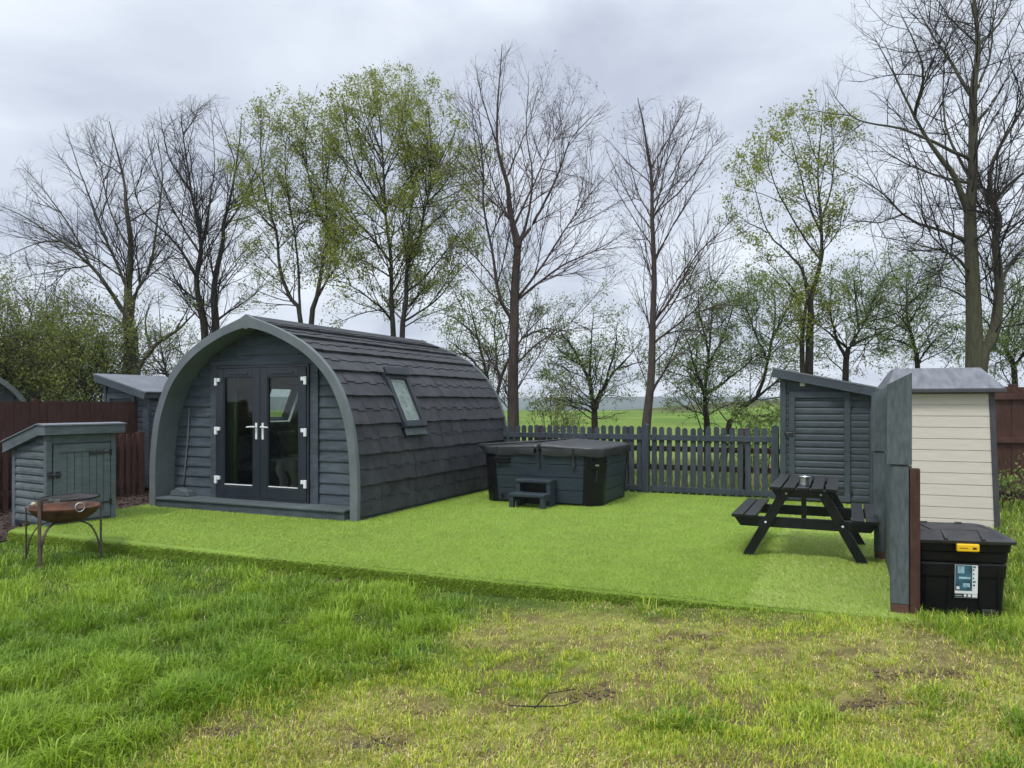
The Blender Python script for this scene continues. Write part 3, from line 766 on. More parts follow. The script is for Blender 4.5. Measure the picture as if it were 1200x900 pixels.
# ------------------------------------------------------------------ lean-to sheds (one by the fence, its twin behind the side fence)
def siding(mb, x0, x1, z0, ztop, y, step=.1, proud=.011):
    """log-lap boards on a wall facing -y; ztop(x) cuts the top"""
    z = z0
    top = max(ztop(x0), ztop(x1))
    while z < top-.005:
        z1 = min(z+step, top)
        a, b = x0, x1
        if ztop(x1) < z1-1e-6 and abs(ztop(x0)-ztop(x1)) > 1e-6:      # cut where the sloping roof meets the board
            b = x0+(x1-x0)*(ztop(x0)-(z+z1)/2)/(ztop(x0)-ztop(x1)); b = min(x1, max(x0+.02, b))
        mb.prism([(0, z), (-proud*.35, z+.003), (-proud*.9, z+.018), (-proud, z+.04), (-proud*.8, z1-.022), (-proud*.25, z1-.003), (0, z1)], lambda p, q, d: (d, y+p, q), a, b)
        z += step
def make_shed(label, loc, rz):
    W_, D_, HL, HR = 1.34, 1.35, 1.955, 1.665
    root = thing('lean_to_shed', label, 'shed', loc, rz)
    top = lambda x: HL+(HR-HL)*x/W_
    # carcass
    mb = MB(); mb.prism([(.01, .02), (W_-.01, .02), (W_-.01, HR-.01), (.01, HL-.01)], lambda a, b, d: (a, d, b), .02, D_)
    mb.build('carcass', 'shed_paint', root)
    mb = MB()
    siding(mb, .065, .10, .03, lambda x: 1.68, .018); siding(mb, .965, W_-.13, .03, lambda x: top(.965)+(top(W_-.13)-top(.965))*(x-.965)/(W_-.13-.965)-.01, .018)
    mb.prism([(.075, 1.70), (W_-.09, 1.70), (W_-.09, top(W_-.09)-.01), (.075, top(.075)-.01)], lambda a, b, d: (a, d, b), .006, .018)
    mb.build('front_siding', 'shed_paint', root)
    mb = MB()
    for x in (W_,):
        z = .03
        while z < HR-.02:
            z1 = min(z+.1, HR-.01); mb.prism([(0, z), (.006, z+.003), (.015, z+.02), (.016, z+.05), (.012, z1-.02), (0, z1)], lambda p, q, d: (x-.008+p, d, q), .05, D_-.02); z += .1
    mb.build('side_siding', 'shed_paint', root)
    mb = MB(); z = .03
    while z < HL-.02:
        z1 = min(z+.1, HL-.01); mb.prism([(0, z), (-.006, z+.003), (-.015, z+.02), (-.016, z+.05), (-.012, z1-.02), (0, z1)], lambda p, q, d: (.008+p, d, q), .05, D_-.02); z += .1
    mb.build('side_siding', 'shed_paint', root)
    for x0, x1 in ((-.022, .062), (W_-.125, W_+.022)):
        mb = MB(); mb.prism([(x0, 0), (x1, 0), (x1, top(x1)-.005), (x0, top(x0)-.005)], lambda a, b, d: (a, d, b), -.022, .03); mb.build('corner_post', 'shed_paint', root, bevel=.004)
    # door
    zt = 1.665
    mb = MB(); mb.box(.105, .19, -.030, .016, .03, zt); mb.box(.875, .96, -.030, .016, .03, zt); mb.box(.19, .875, -.029, .016, zt-.09, zt); mb.box(.19, .875, -.029, .016, .03, .12)
    d = mb.build('door', 'shed_paint', root, bevel=.004)
    mb = MB(); siding(mb, .192, .873, .122, lambda x: zt-.092, .014, .1, .018); mb.build('door_panel', 'shed_paint', d)
    for hz in (.22, 1.50):
        mb = MB(); mb.box(.70, .885, -.040, -.031, hz-.012, hz+.012); mb.box(.945, .985, -.040, -.031, hz-.05, hz+.05); mb.build('hinge', 'black_iron', d)
    mb = MB(); mb.box(.04, .075, -.040, -.023, 1.02, 1.06); mb.tube([(.06, -.045, 1.04), (.16, -.045, 1.04)], .011, 6); mb.box(.12, .165, -.045, -.031, 1.00, 1.08); mb.build('latch', 'black_iron', d)
    # roof: felt on boards, fascia front and back
    ang = math.atan2(HL-HR, W_); c_, s_ = math.cos(ang), math.sin(ang)
    def rp(a, b): return (-.0+a*c_+b*s_, HL-a*s_+b*c_)
    x0, x1 = -.13, W_/c_+.09
    mb = MB(); mb.prism([rp(x0-.01, .035), rp(x1+.01, .035), rp(x1+.01, .058), rp(x0-.01, .058)], lambda a, b, d: (a, d, b), -.15, D_+.08); rf = mb.build('roof', 'roof_felt', root)
    mb = MB(); mb.prism([rp(x0, .004), rp(x1, .004), rp(x1, .033), rp(x0, .033)], lambda a, b, d: (a, d, b), -.12, D_+.06); mb.build('roof_board', 'shed_paint', rf)
    for y in (-.145, D_+.05):
        mb = MB(); mb.prism([rp(x0, -.085), rp(x1, -.085), rp(x1, .034), rp(x0, .034)], lambda a, b, d: (a, d, b), y, y+.022); mb.build('fascia', 'shed_paint', rf, bevel=.003)
    for x in (x0, x1):
        mb = MB(); a, b = (x, x+.02) if x < 0 else (x-.02, x)
        mb.prism([rp(a, -.07), rp(b, -.07), rp(b, .033), rp(a, .033)], lambda p, q, d: (p, d, q), -.122, D_+.048); mb.build('fascia', 'shed_paint', rf, bevel=.003)
    return root
shed = make_shed('tall grey lean-to shed with lapped door at the end of the picket fence', (4.13, 11.50, DZ), TH)
p = np.array([-6.50, 13.45])-U*1.36*.84
shed2 = make_shed('grey shed behind the brown side fence, only roof and one corner showing', (p[0], p[1], DZ), TH); shed2.scale = (.84, 1, 1)
# small solar lamp above the shed door
t = thing('solar_lamp', 'small pale solar lamp above the shed door', 'lamp', tuple(Vector((4.13, 11.50, DZ+1.75))+Vector((math.cos(TH), math.sin(TH), 0))*.30), TH)
mb = MB(); mb.box(-.045, .045, -.075, .004, .065, .085); mb.build('cap', 'black_iron', t, bevel=.004)
mb = MB(); mb.box(-.037, .037, -.062, .004, .0, .064); mb.build('lens', 'beige_plastic', t, bevel=.008)

# ------------------------------------------------------------------ storage box beside the pod
def storage_box():
    e1 = math.atan2(.85, .525)
    root = thing('storage_box', 'low grey timber store with pitched lid roof and planked door by the mulch', 'storage box', (-5.64, 9.10, DZ), e1)
    W_, D_, HF, HB = .84, .80, 1.10, .93
    mb = MB(); mb.prism([(.01, .0), (D_-.01, .0), (D_-.01, HB), (.01, HF)], lambda a, b, d: (d, a, b), .01, W_-.01); mb.build('carcass', 'box_paint', root)
    # left side (x = 0) lapped boards
    mb = MB(); z = .01
    while z < HF-.03:
        z1 = min(z+.098, HF); a = .05; b = D_-.05
        if z1 > HB+.03: b = max(a+.05, D_*(1-(z1-.04-HB)/(HF-HB)))
        mb.prism([(0, z), (-.008, z+.003), (-.018, z+.02), (-.02, z+.05), (-.012, z1-.015), (0, z1)], lambda p, q, d: (.012+p, d, q), a, b); z += .098
    mb.build('side_siding', 'box_paint', root)
    for x0, x1, y0, y1, h in ((-.014, .055, -.016, .05, HF), (W_-.055, W_+.012, -.016, .05, HF), (-.014, .055, D_-.06, D_+.012, HB), (W_-.055, W_+.012, D_-.06, D_+.012, HB)):
        mb = MB(); mb.box(x0, x1, y0, y1, -.06 if y0 > .3 and x0 < 0 else 0, h); mb.build('corner_post', 'box_paint', root, bevel=.004)
    mb = MB(); mb.box(.057, W_-.057, -.012, .012, HF-.10, HF); mb.build('top_rail', 'box_paint', root, bevel=.003)
    # planked door
    mb = MB(); n = 6; w = (W_-.29)/n
    for i in range(n): mb.box(.145+i*w, .145+(i+1)*w-.006, -.016, .010, .05, HF-.20)
    d = mb.build('door', 'box_paint', root, bevel=.003)
    mb = MB(); mb.box(.07, .15, -.030, .010, .04, HF-.115); mb.box(W_-.15, W_-.07, -.030, .010, .04, HF-.115); mb.box(.15, W_-.15, -.029, .010, HF-.21, HF-.115); mb.box(.15, W_-.15, -.029, .010, .04, .12)
    mb.build('door_frame', 'box_paint', d, bevel=.003)
    for z in (.22, HF-.24):
        mb = MB(); mb.box(W_-.34, W_-.05, -.037, -.031, z-.012, z+.012); mb.box(W_-.085, W_-.05, -.037, -.031, z-.04, z+.04); mb.build('hinge', 'black_iron', d)
    mb = MB(); mb.tube([(.02, -.05, .62), (.15, -.05, .62)], .012, 6); mb.box(.09, .14, -.048, -.031, .58, .66); mb.box(.0, .045, -.048, -.017, .58, .66); mb.build('latch', 'black_iron', d)
    # roof: a short level strip over the door, then a slope to the back
    pr = [(-.11, HF+.055), (.06, HF+.05), (D_+.12, HB-.02), (D_+.12, HB-.02+.10), (.06, HF+.145), (-.11, HF+.13)]
    mb = MB(); mb.prism([(a, b-.045) for a, b in pr[:3]]+[(a, b-.012) for a, b in pr[3:]], lambda a, b, d: (d, a, b), -.075, W_+.085); rf = mb.build('roof', 'box_paint', root, bevel=.004)
    mb = MB(); mb.prism([(-.125, HF+.120), (.06, HF+.134), (D_+.135, HB+.070), (D_+.135, HB+.085), (.06, HF+.15), (-.125, HF+.136)], lambda a, b, d: (d, a, b), -.09, W_+.10); mb.build('roof_felt', 'roof_felt', rf)
storage_box()

# ------------------------------------------------------------------ fire pit
def fire_pit():
    z0 = float(ground_z(-4.75, 7.8))
    root = thing('fire_pit', 'rusty bowl fire pit with black grill on tall iron legs', 'fire pit', (-4.66, 7.83, z0), 0)
    Rr, zr = .338, .575
    pr = [(.0, .405), (.08, .408), (.16, .425), (.23, .455), (.29, .505), (.325, .555), (Rr, zr), (Rr-.006, zr+.004), (.318, .555), (.282, .51), (.22, .462), (.15, .433), (.0, .415)]
    mb = MB(); mb.lathe(pr, k=40); mb.build('bowl', 'rust', root, smooth=True)
    angs = [R(258), R(20), R(140)]
    for a in (R(262), R(8), R(200)):
        r = Rr+.012; x, y = r*math.cos(a), r*math.sin(a); tx, ty = -math.sin(a), math.cos(a)
        mb = MB(); top = .69 if a < R(250) and a > R(100) else .68
        mb.beam((x, y, -.03), (x, y, top if a > R(250) else .60), .034, .010, up=(math.cos(a), math.sin(a), 0))
        # curved brace from the leg's foot in to the underside of the bowl
        P = [(x*.97, y*.97, .10), (x*.90, y*.90, .24), (x*.70, y*.70, .37), (x*.40, y*.40, .418)]
        C = catmull(P, 9)
        for i in range(8): mb.beam(C[i], C[i+1], .024, .010, up=(math.cos(a), math.sin(a), .2))
        mb.build('leg', 'rusty_iron', root)
    # grill on a swing arm
    g = MB(); zg = .655; gx, gy = .02, .06
    g.tube([(gx+.27*math.cos(t), gy+.27*math.sin(t), zg) for t in np.linspace(0, 2*math.pi, 32, endpoint=False)], .011, 6, closed=True)
    for i in range(-5, 6):
        y = i*.048; h = math.sqrt(max(0, .27**2-y*y)); g.tube([(gx-h, gy+y, zg), (gx+h, gy+y, zg)], .004, 5)
    g.tube([(gx, gy-.27, zg), (gx, gy+.27, zg-.004)], .007, 5)
    gr = g.build('grill', 'black_gloss', root)
    mb = MB(); mb.box(-.03, .08, gy-.285, gy-.283, zg-.008, zg+.022); mb.build('maker_plate', 'steel', gr)
    mb = MB(); x, y = (Rr+.012)*math.cos(R(262)), (Rr+.012)*math.sin(R(262)); mb.tube([(x, y+.02, zg-.006), (gx, gy-.26, zg)], .008, 6); mb.tube([(x, y+.03, .56), (x, y+.03, .685)], .014, 8); mb.build('swing_arm', 'rusty_iron', root)
    mb = MB(); mb.tube([(-.16, -.24, .60), (-.19, -.27, .62), (-.24, -.26, .60), (-.26, -.22, .55)], .006, 5); mb.build('lifting_hook', 'steel', root)
    mb = MB(); mb.lathe([(0, -.022), (.016, -.018), (.024, 0), (.016, .018), (0, .022)], (-.17, -.25, .625), 12); mb.build('knob', 'pine_lining', root, smooth=True)
    for a in (R(-38), R(142)):
        c = Vector(((Rr+.004)*math.cos(a), (Rr+.004)*math.sin(a), zr-.015)); tx = Vector((-math.sin(a), math.cos(a), 0))
        mb = MB(); mb.tube([c+tx*.045*math.cos(t)+Vector((math.cos(a)*.012, math.sin(a)*.012, .03+.045*math.sin(t))) for t in np.linspace(0, 2*math.pi, 18, endpoint=False)], .0055, 6, closed=True); mb.build('ring_handle', 'steel', root, smooth=True)
fire_pit()

# ------------------------------------------------------------------ hot tub
def hot_tub():
    o = U*(-5.11)+V*10.28
    root = thing('hot_tub', 'square hot tub with dark slatted sides under a folding black vinyl cover', 'hot tub', (o[0], o[1], DZ), TH)
    W_, D_, H = 1.93, 1.60, .79
    ctr = Vector((W_/2, D_/2, 0))
    def tap(x, y, z):                                  # sides lean out towards the top
        k = .945+.055*z/H; return (ctr.x+(x-ctr.x)*k, ctr.y+(y-ctr.y)*k, z)
    r = .26
    mb = MB(); mb.box(.16, W_-.16, .16, D_-.16, .0, .03); mb.build('base_tray', 'black_gloss', root)
    def outline(ins, rad, n=8):
        out = []
        for cx, cy, a0 in ((W_-rad-ins, rad+ins, -90), (W_-rad-ins, D_-rad-ins, 0), (rad+ins, D_-rad-ins, 90), (rad+ins, rad+ins, 180)):
            for k in range(n+1):
                a = R(a0+90*k/n); out.append((cx+rad*math.cos(a), cy+rad*math.sin(a)))
        return out
    # inner body
    P = outline(.03, r); mb = MB(); n = len(P)
    vs = [tap(x, y, 0.02) for x, y in P]+[tap(x, y, H) for x, y in P]
    mb.add(vs, [tuple(range(n))[::-1], tuple(range(n, 2*n))]+[(i, (i+1) % n, n+(i+1) % n, n+i) for i in range(n)]); mb.build('inner_body', 'black_gloss', root)
    # slatted side panels: four wide boards each
    cw = .23
    for side in range(4):
        mb = MB(); nb = 4; bh = (H-.035)/nb
        for i in range(nb):
            z0 = .03+i*bh+.004; z1 = .03+(i+1)*bh-.004
            for zz0, zz1 in ((z0, z1),):
                if side in (0, 2):
                    y = -.004 if side == 0 else D_+.004; yi = .035 if side == 0 else D_-.035
                    q = [(cw, y), (W_-cw, y), (W_-cw, yi), (cw, yi)]
                else:
                    x = W_+.004 if side == 1 else -.004; xi = W_-.035 if side == 1 else .035
                    q = [(x, cw), (x, D_-cw), (xi, D_-cw), (xi, cw)]
                vs = [tap(a, b, zz0) for a, b in q]+[tap(a, b, zz1) for a, b in q]
                mb.add(vs, [(3, 2, 1, 0), (4, 5, 6, 7)]+[(k, (k+1) % 4, 4+(k+1) % 4, 4+k) for k in range(4)])
        mb.build('side_panel', 'tub_panel', root, bevel=.004)
    # glossy black corner panels, wider at the top
    for ci, (cx, cy, a0) in enumerate(((W_-r, r, -90), (W_-r, D_-r, 0), (r, D_-r, 90), (r, r, 180))):
        mb = MB(); nz, na = 10, 12; vs = []
        for side_r in (r+.012, r-.02):
            for i in range(nz+1):
                z = .012+(H-.014)*i/nz
                for j in range(na+1):
                    a = R(a0+90*j/na); vs.append(tap(cx+side_r*math.cos(a), cy+side_r*math.sin(a), z))
        m = (nz+1)*(na+1); fs = []
        for k in (0, 1):
            for i in range(nz):
                for j in range(na):
                    q = (k*m+i*(na+1)+j, k*m+i*(na+1)+j+1, k*m+(i+1)*(na+1)+j+1, k*m+(i+1)*(na+1)+j); fs.append(q if k == 0 else q[::-1])
        mb.add(vs, fs); cp = mb.build('corner_panel', 'black_gloss', root, smooth=True)
        if ci == 0:
            a = R(-48); p = tap(cx+(r+.015)*math.cos(a), cy+(r+.015)*math.sin(a), .60)
            m2 = MB(); m2.box(-.028, .028, -.004, .004, -.012, .012, Matrix.Translation(p) @ Matrix.Rotation(a+math.pi/2, 4, 'Z')); m2.build('badge', 'steel', cp)
            p = [tap(cx+(r+.013)*math.cos(a), cy+(r+.013)*math.sin(a), z) for z in (.53, .36)]
            m2 = MB(); m2.beam(p[0], p[1], .020, .006, up=(math.cos(a), math.sin(a), 0)); m2.build('light_strip', 'upvc', cp)
    # control box, valve, straps
    mb = MB(); mb.box(.25, .50, -.045, .02, .60, .685); mb.build('control_box', 'black_gloss', root, bevel=.008)
    mb = MB(); mb.tube([tap(.34, -.02, .10), tap(.34, .03, .10)], .032, 14); mb.build('drain_cap', 'black_gloss', root)
    # cover: two halves hinged in the middle, thicker at the hinge, over a hanging skirt
    e = .035
    for k in (0, 1):
        x0, x1 = (-e, W_/2-.006) if k == 0 else (W_/2+.006, W_+e)
        nx, ny = 18, 22; vs = []
        crn = np.random.default_rng(40+k)
        for i in range(nx+1):
            for j in range(ny+1):
                a = i/nx; b = j/ny; x = x0+(x1-x0)*a; y = -e+(D_+2*e)*b
                inner = a if k == 0 else 1-a
                z = H+.068+.055*inner-.018*math.sin(b*math.pi)*math.sin(a*math.pi)-(.012 if k == 0 else 0)
                edge = min(min(b, 1-b)*(D_+2*e), (1-inner)*0+ (a if k == 0 else 1-a)*(x1-x0)); z -= .022*max(0, 1-edge/.05)**2
                z += .006*(float(vnoise(x*6+k*9, y*6))-.5)
                # rounded outer corners
                cx = x0+r if k == 0 else x1-r
                for yy in (-e+r, D_+e-r):
                    if ((x < cx) if k == 0 else (x > cx)) and ((y < yy) if yy < D_/2 else (y > yy)):
                        dx, dy = x-cx, y-yy; dd = math.hypot(dx, dy); mx_ = max(abs(dx), abs(dy))
                        if dd > 1e-6: x2, y2 = cx+dx*mx_/dd, yy+dy*mx_/dd; x, y = x2, y2
                vs.append((x, y, z))
        m = len(vs); bot = [(x, y, H+.015) for x, y, z in vs]
        idx = lambda i, j: i*(ny+1)+j
        fs = [(idx(i, j), idx(i+1, j), idx(i+1, j+1), idx(i, j+1)) for i in range(nx) for j in range(ny)]
        fs += [tuple(m+q for q in f[::-1]) for f in fs]
        rim = [idx(i, 0) for i in range(nx+1)]+[idx(nx, j) for j in range(1, ny+1)]+[idx(i, ny) for i in range(nx-1, -1, -1)]+[idx(0, j) for j in range(ny-1, 0, -1)]
        for q in range(len(rim)):
            a, b = rim[q], rim[(q+1) % len(rim)]; fs.append((a, b, m+b, m+a))
        mb = MB(); mb.add(vs+bot, fs); cv = mb.build('cover', 'vinyl', root, smooth=True)
        # skirt with a wavy lower hem
        mb = MB(); vs2 = []; L = [q for q in rim]; top_i = []
        path = []
        for q in rim:
            x, y, z = vs[q]
            inner_edge = abs(x-(W_/2)) < .01
            path.append((x, y, z, inner_edge))
        run = [p for p in path if not p[3]]
        # start the run at the seam so that it is continuous
        if k == 0: st = 0
        ordr = sorted(run, key=lambda p: math.atan2(p[1]-D_/2, (p[0]-W_/2)*(1 if k == 1 else -1)))
        for i, (x, y, z, _) in enumerate(ordr):
            n_ = Vector((x-ctr.x, y-ctr.y, 0)).normalized()
            wv = .010*math.sin(i*1.9)+.006*math.sin(i*.7+k)
            drop = H-.062+.012*math.sin(i*.55+k*2)
            vs2 += [(x+n_.x*.006, y+n_.y*.006, H+.042), (x+n_.x*(.012+wv*.5), y+n_.y*(.012+wv*.5), H-.0), (x+n_.x*(.004+wv), y+n_.y*(.004+wv), drop)]
        n = len(ordr); mb.add(vs2, [(3*i+a, 3*i+3+a, 3*i+4+a, 3*i+1+a) for i in range(n-1) for a in (0, 1)])
        mb.build('skirt', 'vinyl', cv, smooth=True)
    for x in (.30, W_/2, W_-.42):
        mb = MB(); mb.beam((x, -.058, H+.05), (x+.01, -.02, H-.20), .032, .005, up=(0, 1, 0)); mb.box(x-.018, x+.03, -.034, -.012, H-.225, H-.17); mb.build('strap', 'black_iron', root)
    # cover lifter: bracket at the left side and a bar over the folding line
    mb = MB(); mb.tube([(-.06, D_*.5, .35), (-.065, D_*.42, .60), (-.055, .06, H+.06), (.02, .0, H+.072), (.50, .01, H+.107), (W_/2-.05, .05, H+.132), (W_/2, .35, H+.134), (W_/2+.02, D_-.03, H+.119)], .015, 8)
    mb.box(-.07, -.045, D_*.5-.10, D_*.5+.10, .22, .45); mb.build('cover_lifter', 'black_iron', root)
    return root
hot_tub()
# two-tread step
def tub_step():
    o = U*(-4.42)+V*9.80
    root = thing('tub_step', 'small grey two-tread plastic step at the foot of the hot tub', 'step', (o[0], o[1], DZ), TH)
    W_ = .55
    for z, y0, y1 in ((.205, 0, .27), (.385, .235, .48)):
        mb = MB(); mb.box(0, W_, y0, y1, z-.045, z); mb.build('tread', 'tub_step_plastic', root, bevel=.008)
    for x in (0, W_-.075):
        mb = MB(); mb.box(x+.004, x+.071, .01, .09, 0, .158); mb.box(x+.004, x+.071, .25, .47, 0, .338); mb.box(x+.006, x+.069, .09, .25, .10, .158); mb.build('side_frame', 'tub_step_plastic', root, bevel=.006)
    mb = MB(); mb.box(.076, W_-.076, .40, .43, .02, .335); mb.build('back_board', 'black_gloss', root)
tub_step()

# ------------------------------------------------------------------ picket fences
def picket_fence(name, label, a0, a1, b, posts, mat, step=.125, w=.072, rails=((.88, .97), (.03, .12)), h=1.10, z0=DZ, ang=TH, org=None, rail_mat=None, rail_y=.0, seed=3, cap=True, lean=.006, group=None, postmat=None):
    o = org if org is not None else (U*a0+V*b)
    root = thing(name, label, 'fence', (o[0], o[1], z0), ang, group); lr = np.random.default_rng(seed)
    L = a1-a0
    cuts = sorted(posts); bays = list(zip([0]+cuts, cuts+[L])) if cuts else [(0, L)]
    for x0, x1 in bays:
        if x1-x0 < .2: continue
        mb = MB(); x = x0+.06+step*.3
        while x+w < x1-.04:
            hh = h+lr.normal(0, .008); ln = lr.normal(0, lean)
            zb = -.06+lr.normal(0, .012)
            pts = [(x, zb), (x+w, zb)]+[(x+ln+w/2+w/2*math.cos(t), hh-.035+.04*math.sin(t)) for t in np.linspace(0, math.pi, 7)]
            mb.prism(pts, lambda p, q, d: (p, d, q), -.012, .008); x += step+lr.normal(0, .004)
        mb.build('picket_panel', mat, root)
        for ra, rb in rails:
            mb = MB(); mb.box(x0+.002, x1-.002, rail_y-.040 if rail_y <= 0 else rail_y, rail_y-.0125 if rail_y <= 0 else rail_y+.035, ra, rb); mb.build('rail', rail_mat or mat, root, bevel=.004)
    for x in posts:
        mb = MB(); mb.box(x-.055, x+.055, -.055, .055, -.05, h+.03)
        if cap: mb.prism([(-.05, h+.03), (.05, h+.03), (0, h+.055)], lambda p, q, d: (x+p, d, q), -.05, .05)
        mb.build('post', postmat or mat, root, bevel=.005)
    return root
fb = V @ np.array([2.24, 12.57]); fa = U @ np.array([2.24, 12.57])
picket_fence('picket_fence', 'slate grey picket fence behind the hot tub with rounded pale tops', fa-3.1, fa+2.10, fb, [3.1, 5.15], 'fence_paint', w=.084)
# unpainted post and rail fence just behind it
def rail_fence():
    o = U*(fa-3.4)+V*(fb+.16)
    root = thing('rail_fence', 'brown post and rail fence directly behind the grey pickets', 'fence', (o[0], o[1], DZ), TH)
    for z in (.42, .73):
        mb = MB(); mb.box(0, 6.2, -.02, .02, z-.045, z+.045); mb.build('rail', 'raw_brown', root, bevel=.005)
    for x in (1.4, 3.0, 4.95, 6.1):
        mb = MB(); mb.box(x-.05, x+.05, .022, .12, -.15, 1.09); mb.build('post', 'brown_wood', root, bevel=.006)
rail_fence()
# side fence on the left: close boards with a low picket run in front
def board_fence(name, label, org, ang, L, h, mat, step=.125, rails_front=False, seed=1, posts=1.9):
    root = thing(name, label, 'fence', org, ang); lr = np.random.default_rng(seed)
    n = int(L/posts)+1
    for k in range(n):
        x0 = k*posts; x1 = min(L, x0+posts)
        if x1-x0 < .1: break
        mb = MB(); x = x0
        while x < x1-.02:
            xe = min(x+step+.012, x1); t = .004*(int(round(x/step)) % 2)
            mb.prism([(x, -.012-t), (xe, -.006-t), (xe, .012-t), (x, .006-t)], lambda p, q, d: (p, q, d), 0, h+lr.normal(0, .006)); x += step
        mb.build('board_panel', mat, root)
        rz_ = (.25, h*.55, h-.16)
        for z in rz_:
            mb = MB(); y = (-.065, -.0205) if rails_front else (.016, .06)
            mb.box(x0, x1-.003, y[0], y[1], z-.04, z+.04); mb.build('rail', mat, root, bevel=.004)
        mb = MB(); y = (-.11, -.021) if False else (.02, .11)
        mb.box(x0-.045, x0+.045, .062, .15, -.1, h+.04); mb.build('post', mat, root, bevel=.004)
    return root
e = np.array([-6.47, 13.40])
s0 = e-V*5.6-U*.30; board_fence('board_fence', 'tall dark brown close-board fence beyond the storage box', (s0[0], s0[1], 0), TH+R(90), 5.6, 1.66, 'brown_wood')
s0 = e-V*5.4; picket_fence('picket_fence', 'low dark brown picket fence in front of the tall brown boards', 0, 5.3, 0, [.05, 1.85, 3.65, 5.2], 'brown_wood', org=s0, ang=TH+R(90), z0=.0, h=1.10, step=.13, w=.075, rails=((.85, .92), (.25, .32)), rail_y=.012, seed=8, cap=False)
board_fence('board_fence', 'brown close-board fence with exposed rails at the lawn beyond the beige shed', (5.9, 11.7, .05), R(-3), 8, 1.84, 'brown_wood', rails_front=True, seed=4, step=.14)

# ------------------------------------------------------------------ screen on the right of the deck
def screen():
    root = thing('privacy_screen', 'narrow grey timber screen with slanted tops and bare brown post feet', 'screen', (2.765, 5.36, DZ), TH+R(0))
    # local x along U, y along V
    L = 2.02
    for y, w, hs in ((0, .118, 1.055), (L, .115, 1.03)):
        mb = MB(); mb.box(-w/2, w/2, y-.03, y+.045, .07, hs); po = mb.build('post', 'post_paint', root, bevel=.005)
        mb = MB(); mb.box(-w/2+.004, w/2-.004, y-.027, y+.044, -.03, .069); mb.build('foot', 'raw_brown', po, bevel=.004)
        mb = MB(); t = 1.715 if y == 0 else 1.67
        mb.prism([(-w/2-.022, hs+.006), (w/2+.018, hs+.006), (w/2+.018, t), (-w/2-.022, t-.085)], lambda p, q, d: (p, d, q), y-.042, y-.012)
        mb.prism([(-w/2-.0, hs+.006), (w/2, hs+.006), (w/2, t-.02), (-w/2, t-.095)], lambda p, q, d: (p, d, q), y-.011, y+.045); mb.build('top_board', 'post_paint', root, bevel=.003)
        if y > 0:
            for o in root.children: 
                if o.name.startswith(('post', 'top_board')) and o.get('_far') is None and o not in near: o.location.x = -.045
        near = list(root.children)
    for x0, x1, z0, z1 in ((-.012, .010, .04, 1.04), (-.004, .018, 1.05, 1.60)):
        mb = MB(); n = 14; w = (L-.10)/n
        if z0 < 1:
            for i in range(8): mb.box(x0, x1, .05, L-.035, z0+i*.125, z0+i*.125+.121)
        else:
            for i in range(n): mb.box(x0, x1, .05+i*w, .05+(i+1)*w-.004, z0, z1-.02*(i % 2))
        mb.build('panel', 'post_paint', root, bevel=.003)
    return root
screen()
backing = picket_fence('picket_fence', 'short run of unpainted dark brown pickets backing the grey screen', 0, 1.95, 0, [1.9], 'brown_wood', org=np.array([2.765, 5.36])+U*.085+V*.03, ang=TH+R(90), z0=.10, h=1.06, step=.12, w=.09, rails=((.80, .88), (.2, .28)), rail_y=.012, seed=9, cap=False)
mb = MB(); mb.box(-.06, .012, -.044, .021, -.10, 1.075); mb.build('end_post', 'brown_wood', backing, bevel=.005)

# ------------------------------------------------------------------ beige resin shed
def resin_shed():
    X0, X1, Y0, D_ = 4.66, 5.80, 9.22, 1.2
    zg = .06
    root = thing('resin_shed', 'beige plastic shed with grooved walls and a grey moulded roof', 'shed', (X0, Y0, zg), R(-20))
    W_ = X1-X0; H = 1.70
    tp = lambda z: .05*z/H                              # walls lean in towards the top
    mb = MB(); n = 12; bh = (H-.06)/n
    for i in range(n):
        z0 = .05+i*bh; z1 = z0+bh
        for k, (zz0, zz1, dp) in enumerate(((z0, z0+.008, .012), (z0+.008, z1, 0))):
            i0, i1 = tp(zz0)+dp, tp(zz1)+dp
            a = [(i0, i0, zz0), (W_-i0, i0, zz0), (W_-i0, D_-i0, zz0), (i0, D_-i0, zz0)]; b = [(i1, i1, zz1), (W_-i1, i1, zz1), (W_-i1, D_-i1, zz1), (i1, D_-i1, zz1)]
            mb.add(a+b, [(3, 2, 1, 0), (4, 5, 6, 7)]+[(q, (q+1) % 4, 4+(q+1) % 4, 4+q) for q in range(4)])
    mb.build('walls', 'beige_plastic', root)
    for x, y in ((0, 0), (W_, 0), (W_, D_), (0, D_)):
        sx = 1 if x == 0 else -1; sy = 1 if y == 0 else -1
        i1 = tp(H)
        mb = MB(); mb.beam((x+sx*.018, y+sy*.018, 0), (x+sx*(.018+i1), y+sy*(.018+i1), H), .062, .062, up=(0, 1, 0)); mb.build('corner_trim', 'shed_trim', root, bevel=.006)
    mb = MB(); mb.box(-.01, W_+.01, -.01, D_+.01, 0, .048); mb.build('base_trim', 'shed_trim', root)
    a = [(-.06, -.08, H), (W_+.06, -.08, H), (W_+.06, D_+.08, H), (-.06, D_+.08, H)]; b = [(x, y, H+.045) for x, y, z in a]
    c = [(.08, .40, H+.315), (W_-.10, .40, H+.315), (W_-.10, D_-.40, H+.315), (.08, D_-.40, H+.315)]
    mb = MB(); mb.add(a+b, [(3, 2, 1, 0), (4, 5, 6, 7)]+[(q, (q+1) % 4, 4+(q+1) % 4, 4+q) for q in range(4)]); rf = mb.build('roof', 'shed_trim', root, bevel=.006)
    b = [(x, y, H+.047) for x, y, z in a]
    mb = MB(); mb.add(b+c, [(3, 2, 1, 0), (4, 5, 6, 7)]+[(q, (q+1) % 4, 4+(q+1) % 4, 4+q) for q in range(4)]); mb.build('roof_skin', 'grey_plastic_roof', rf, bevel=.02)
resin_shed()

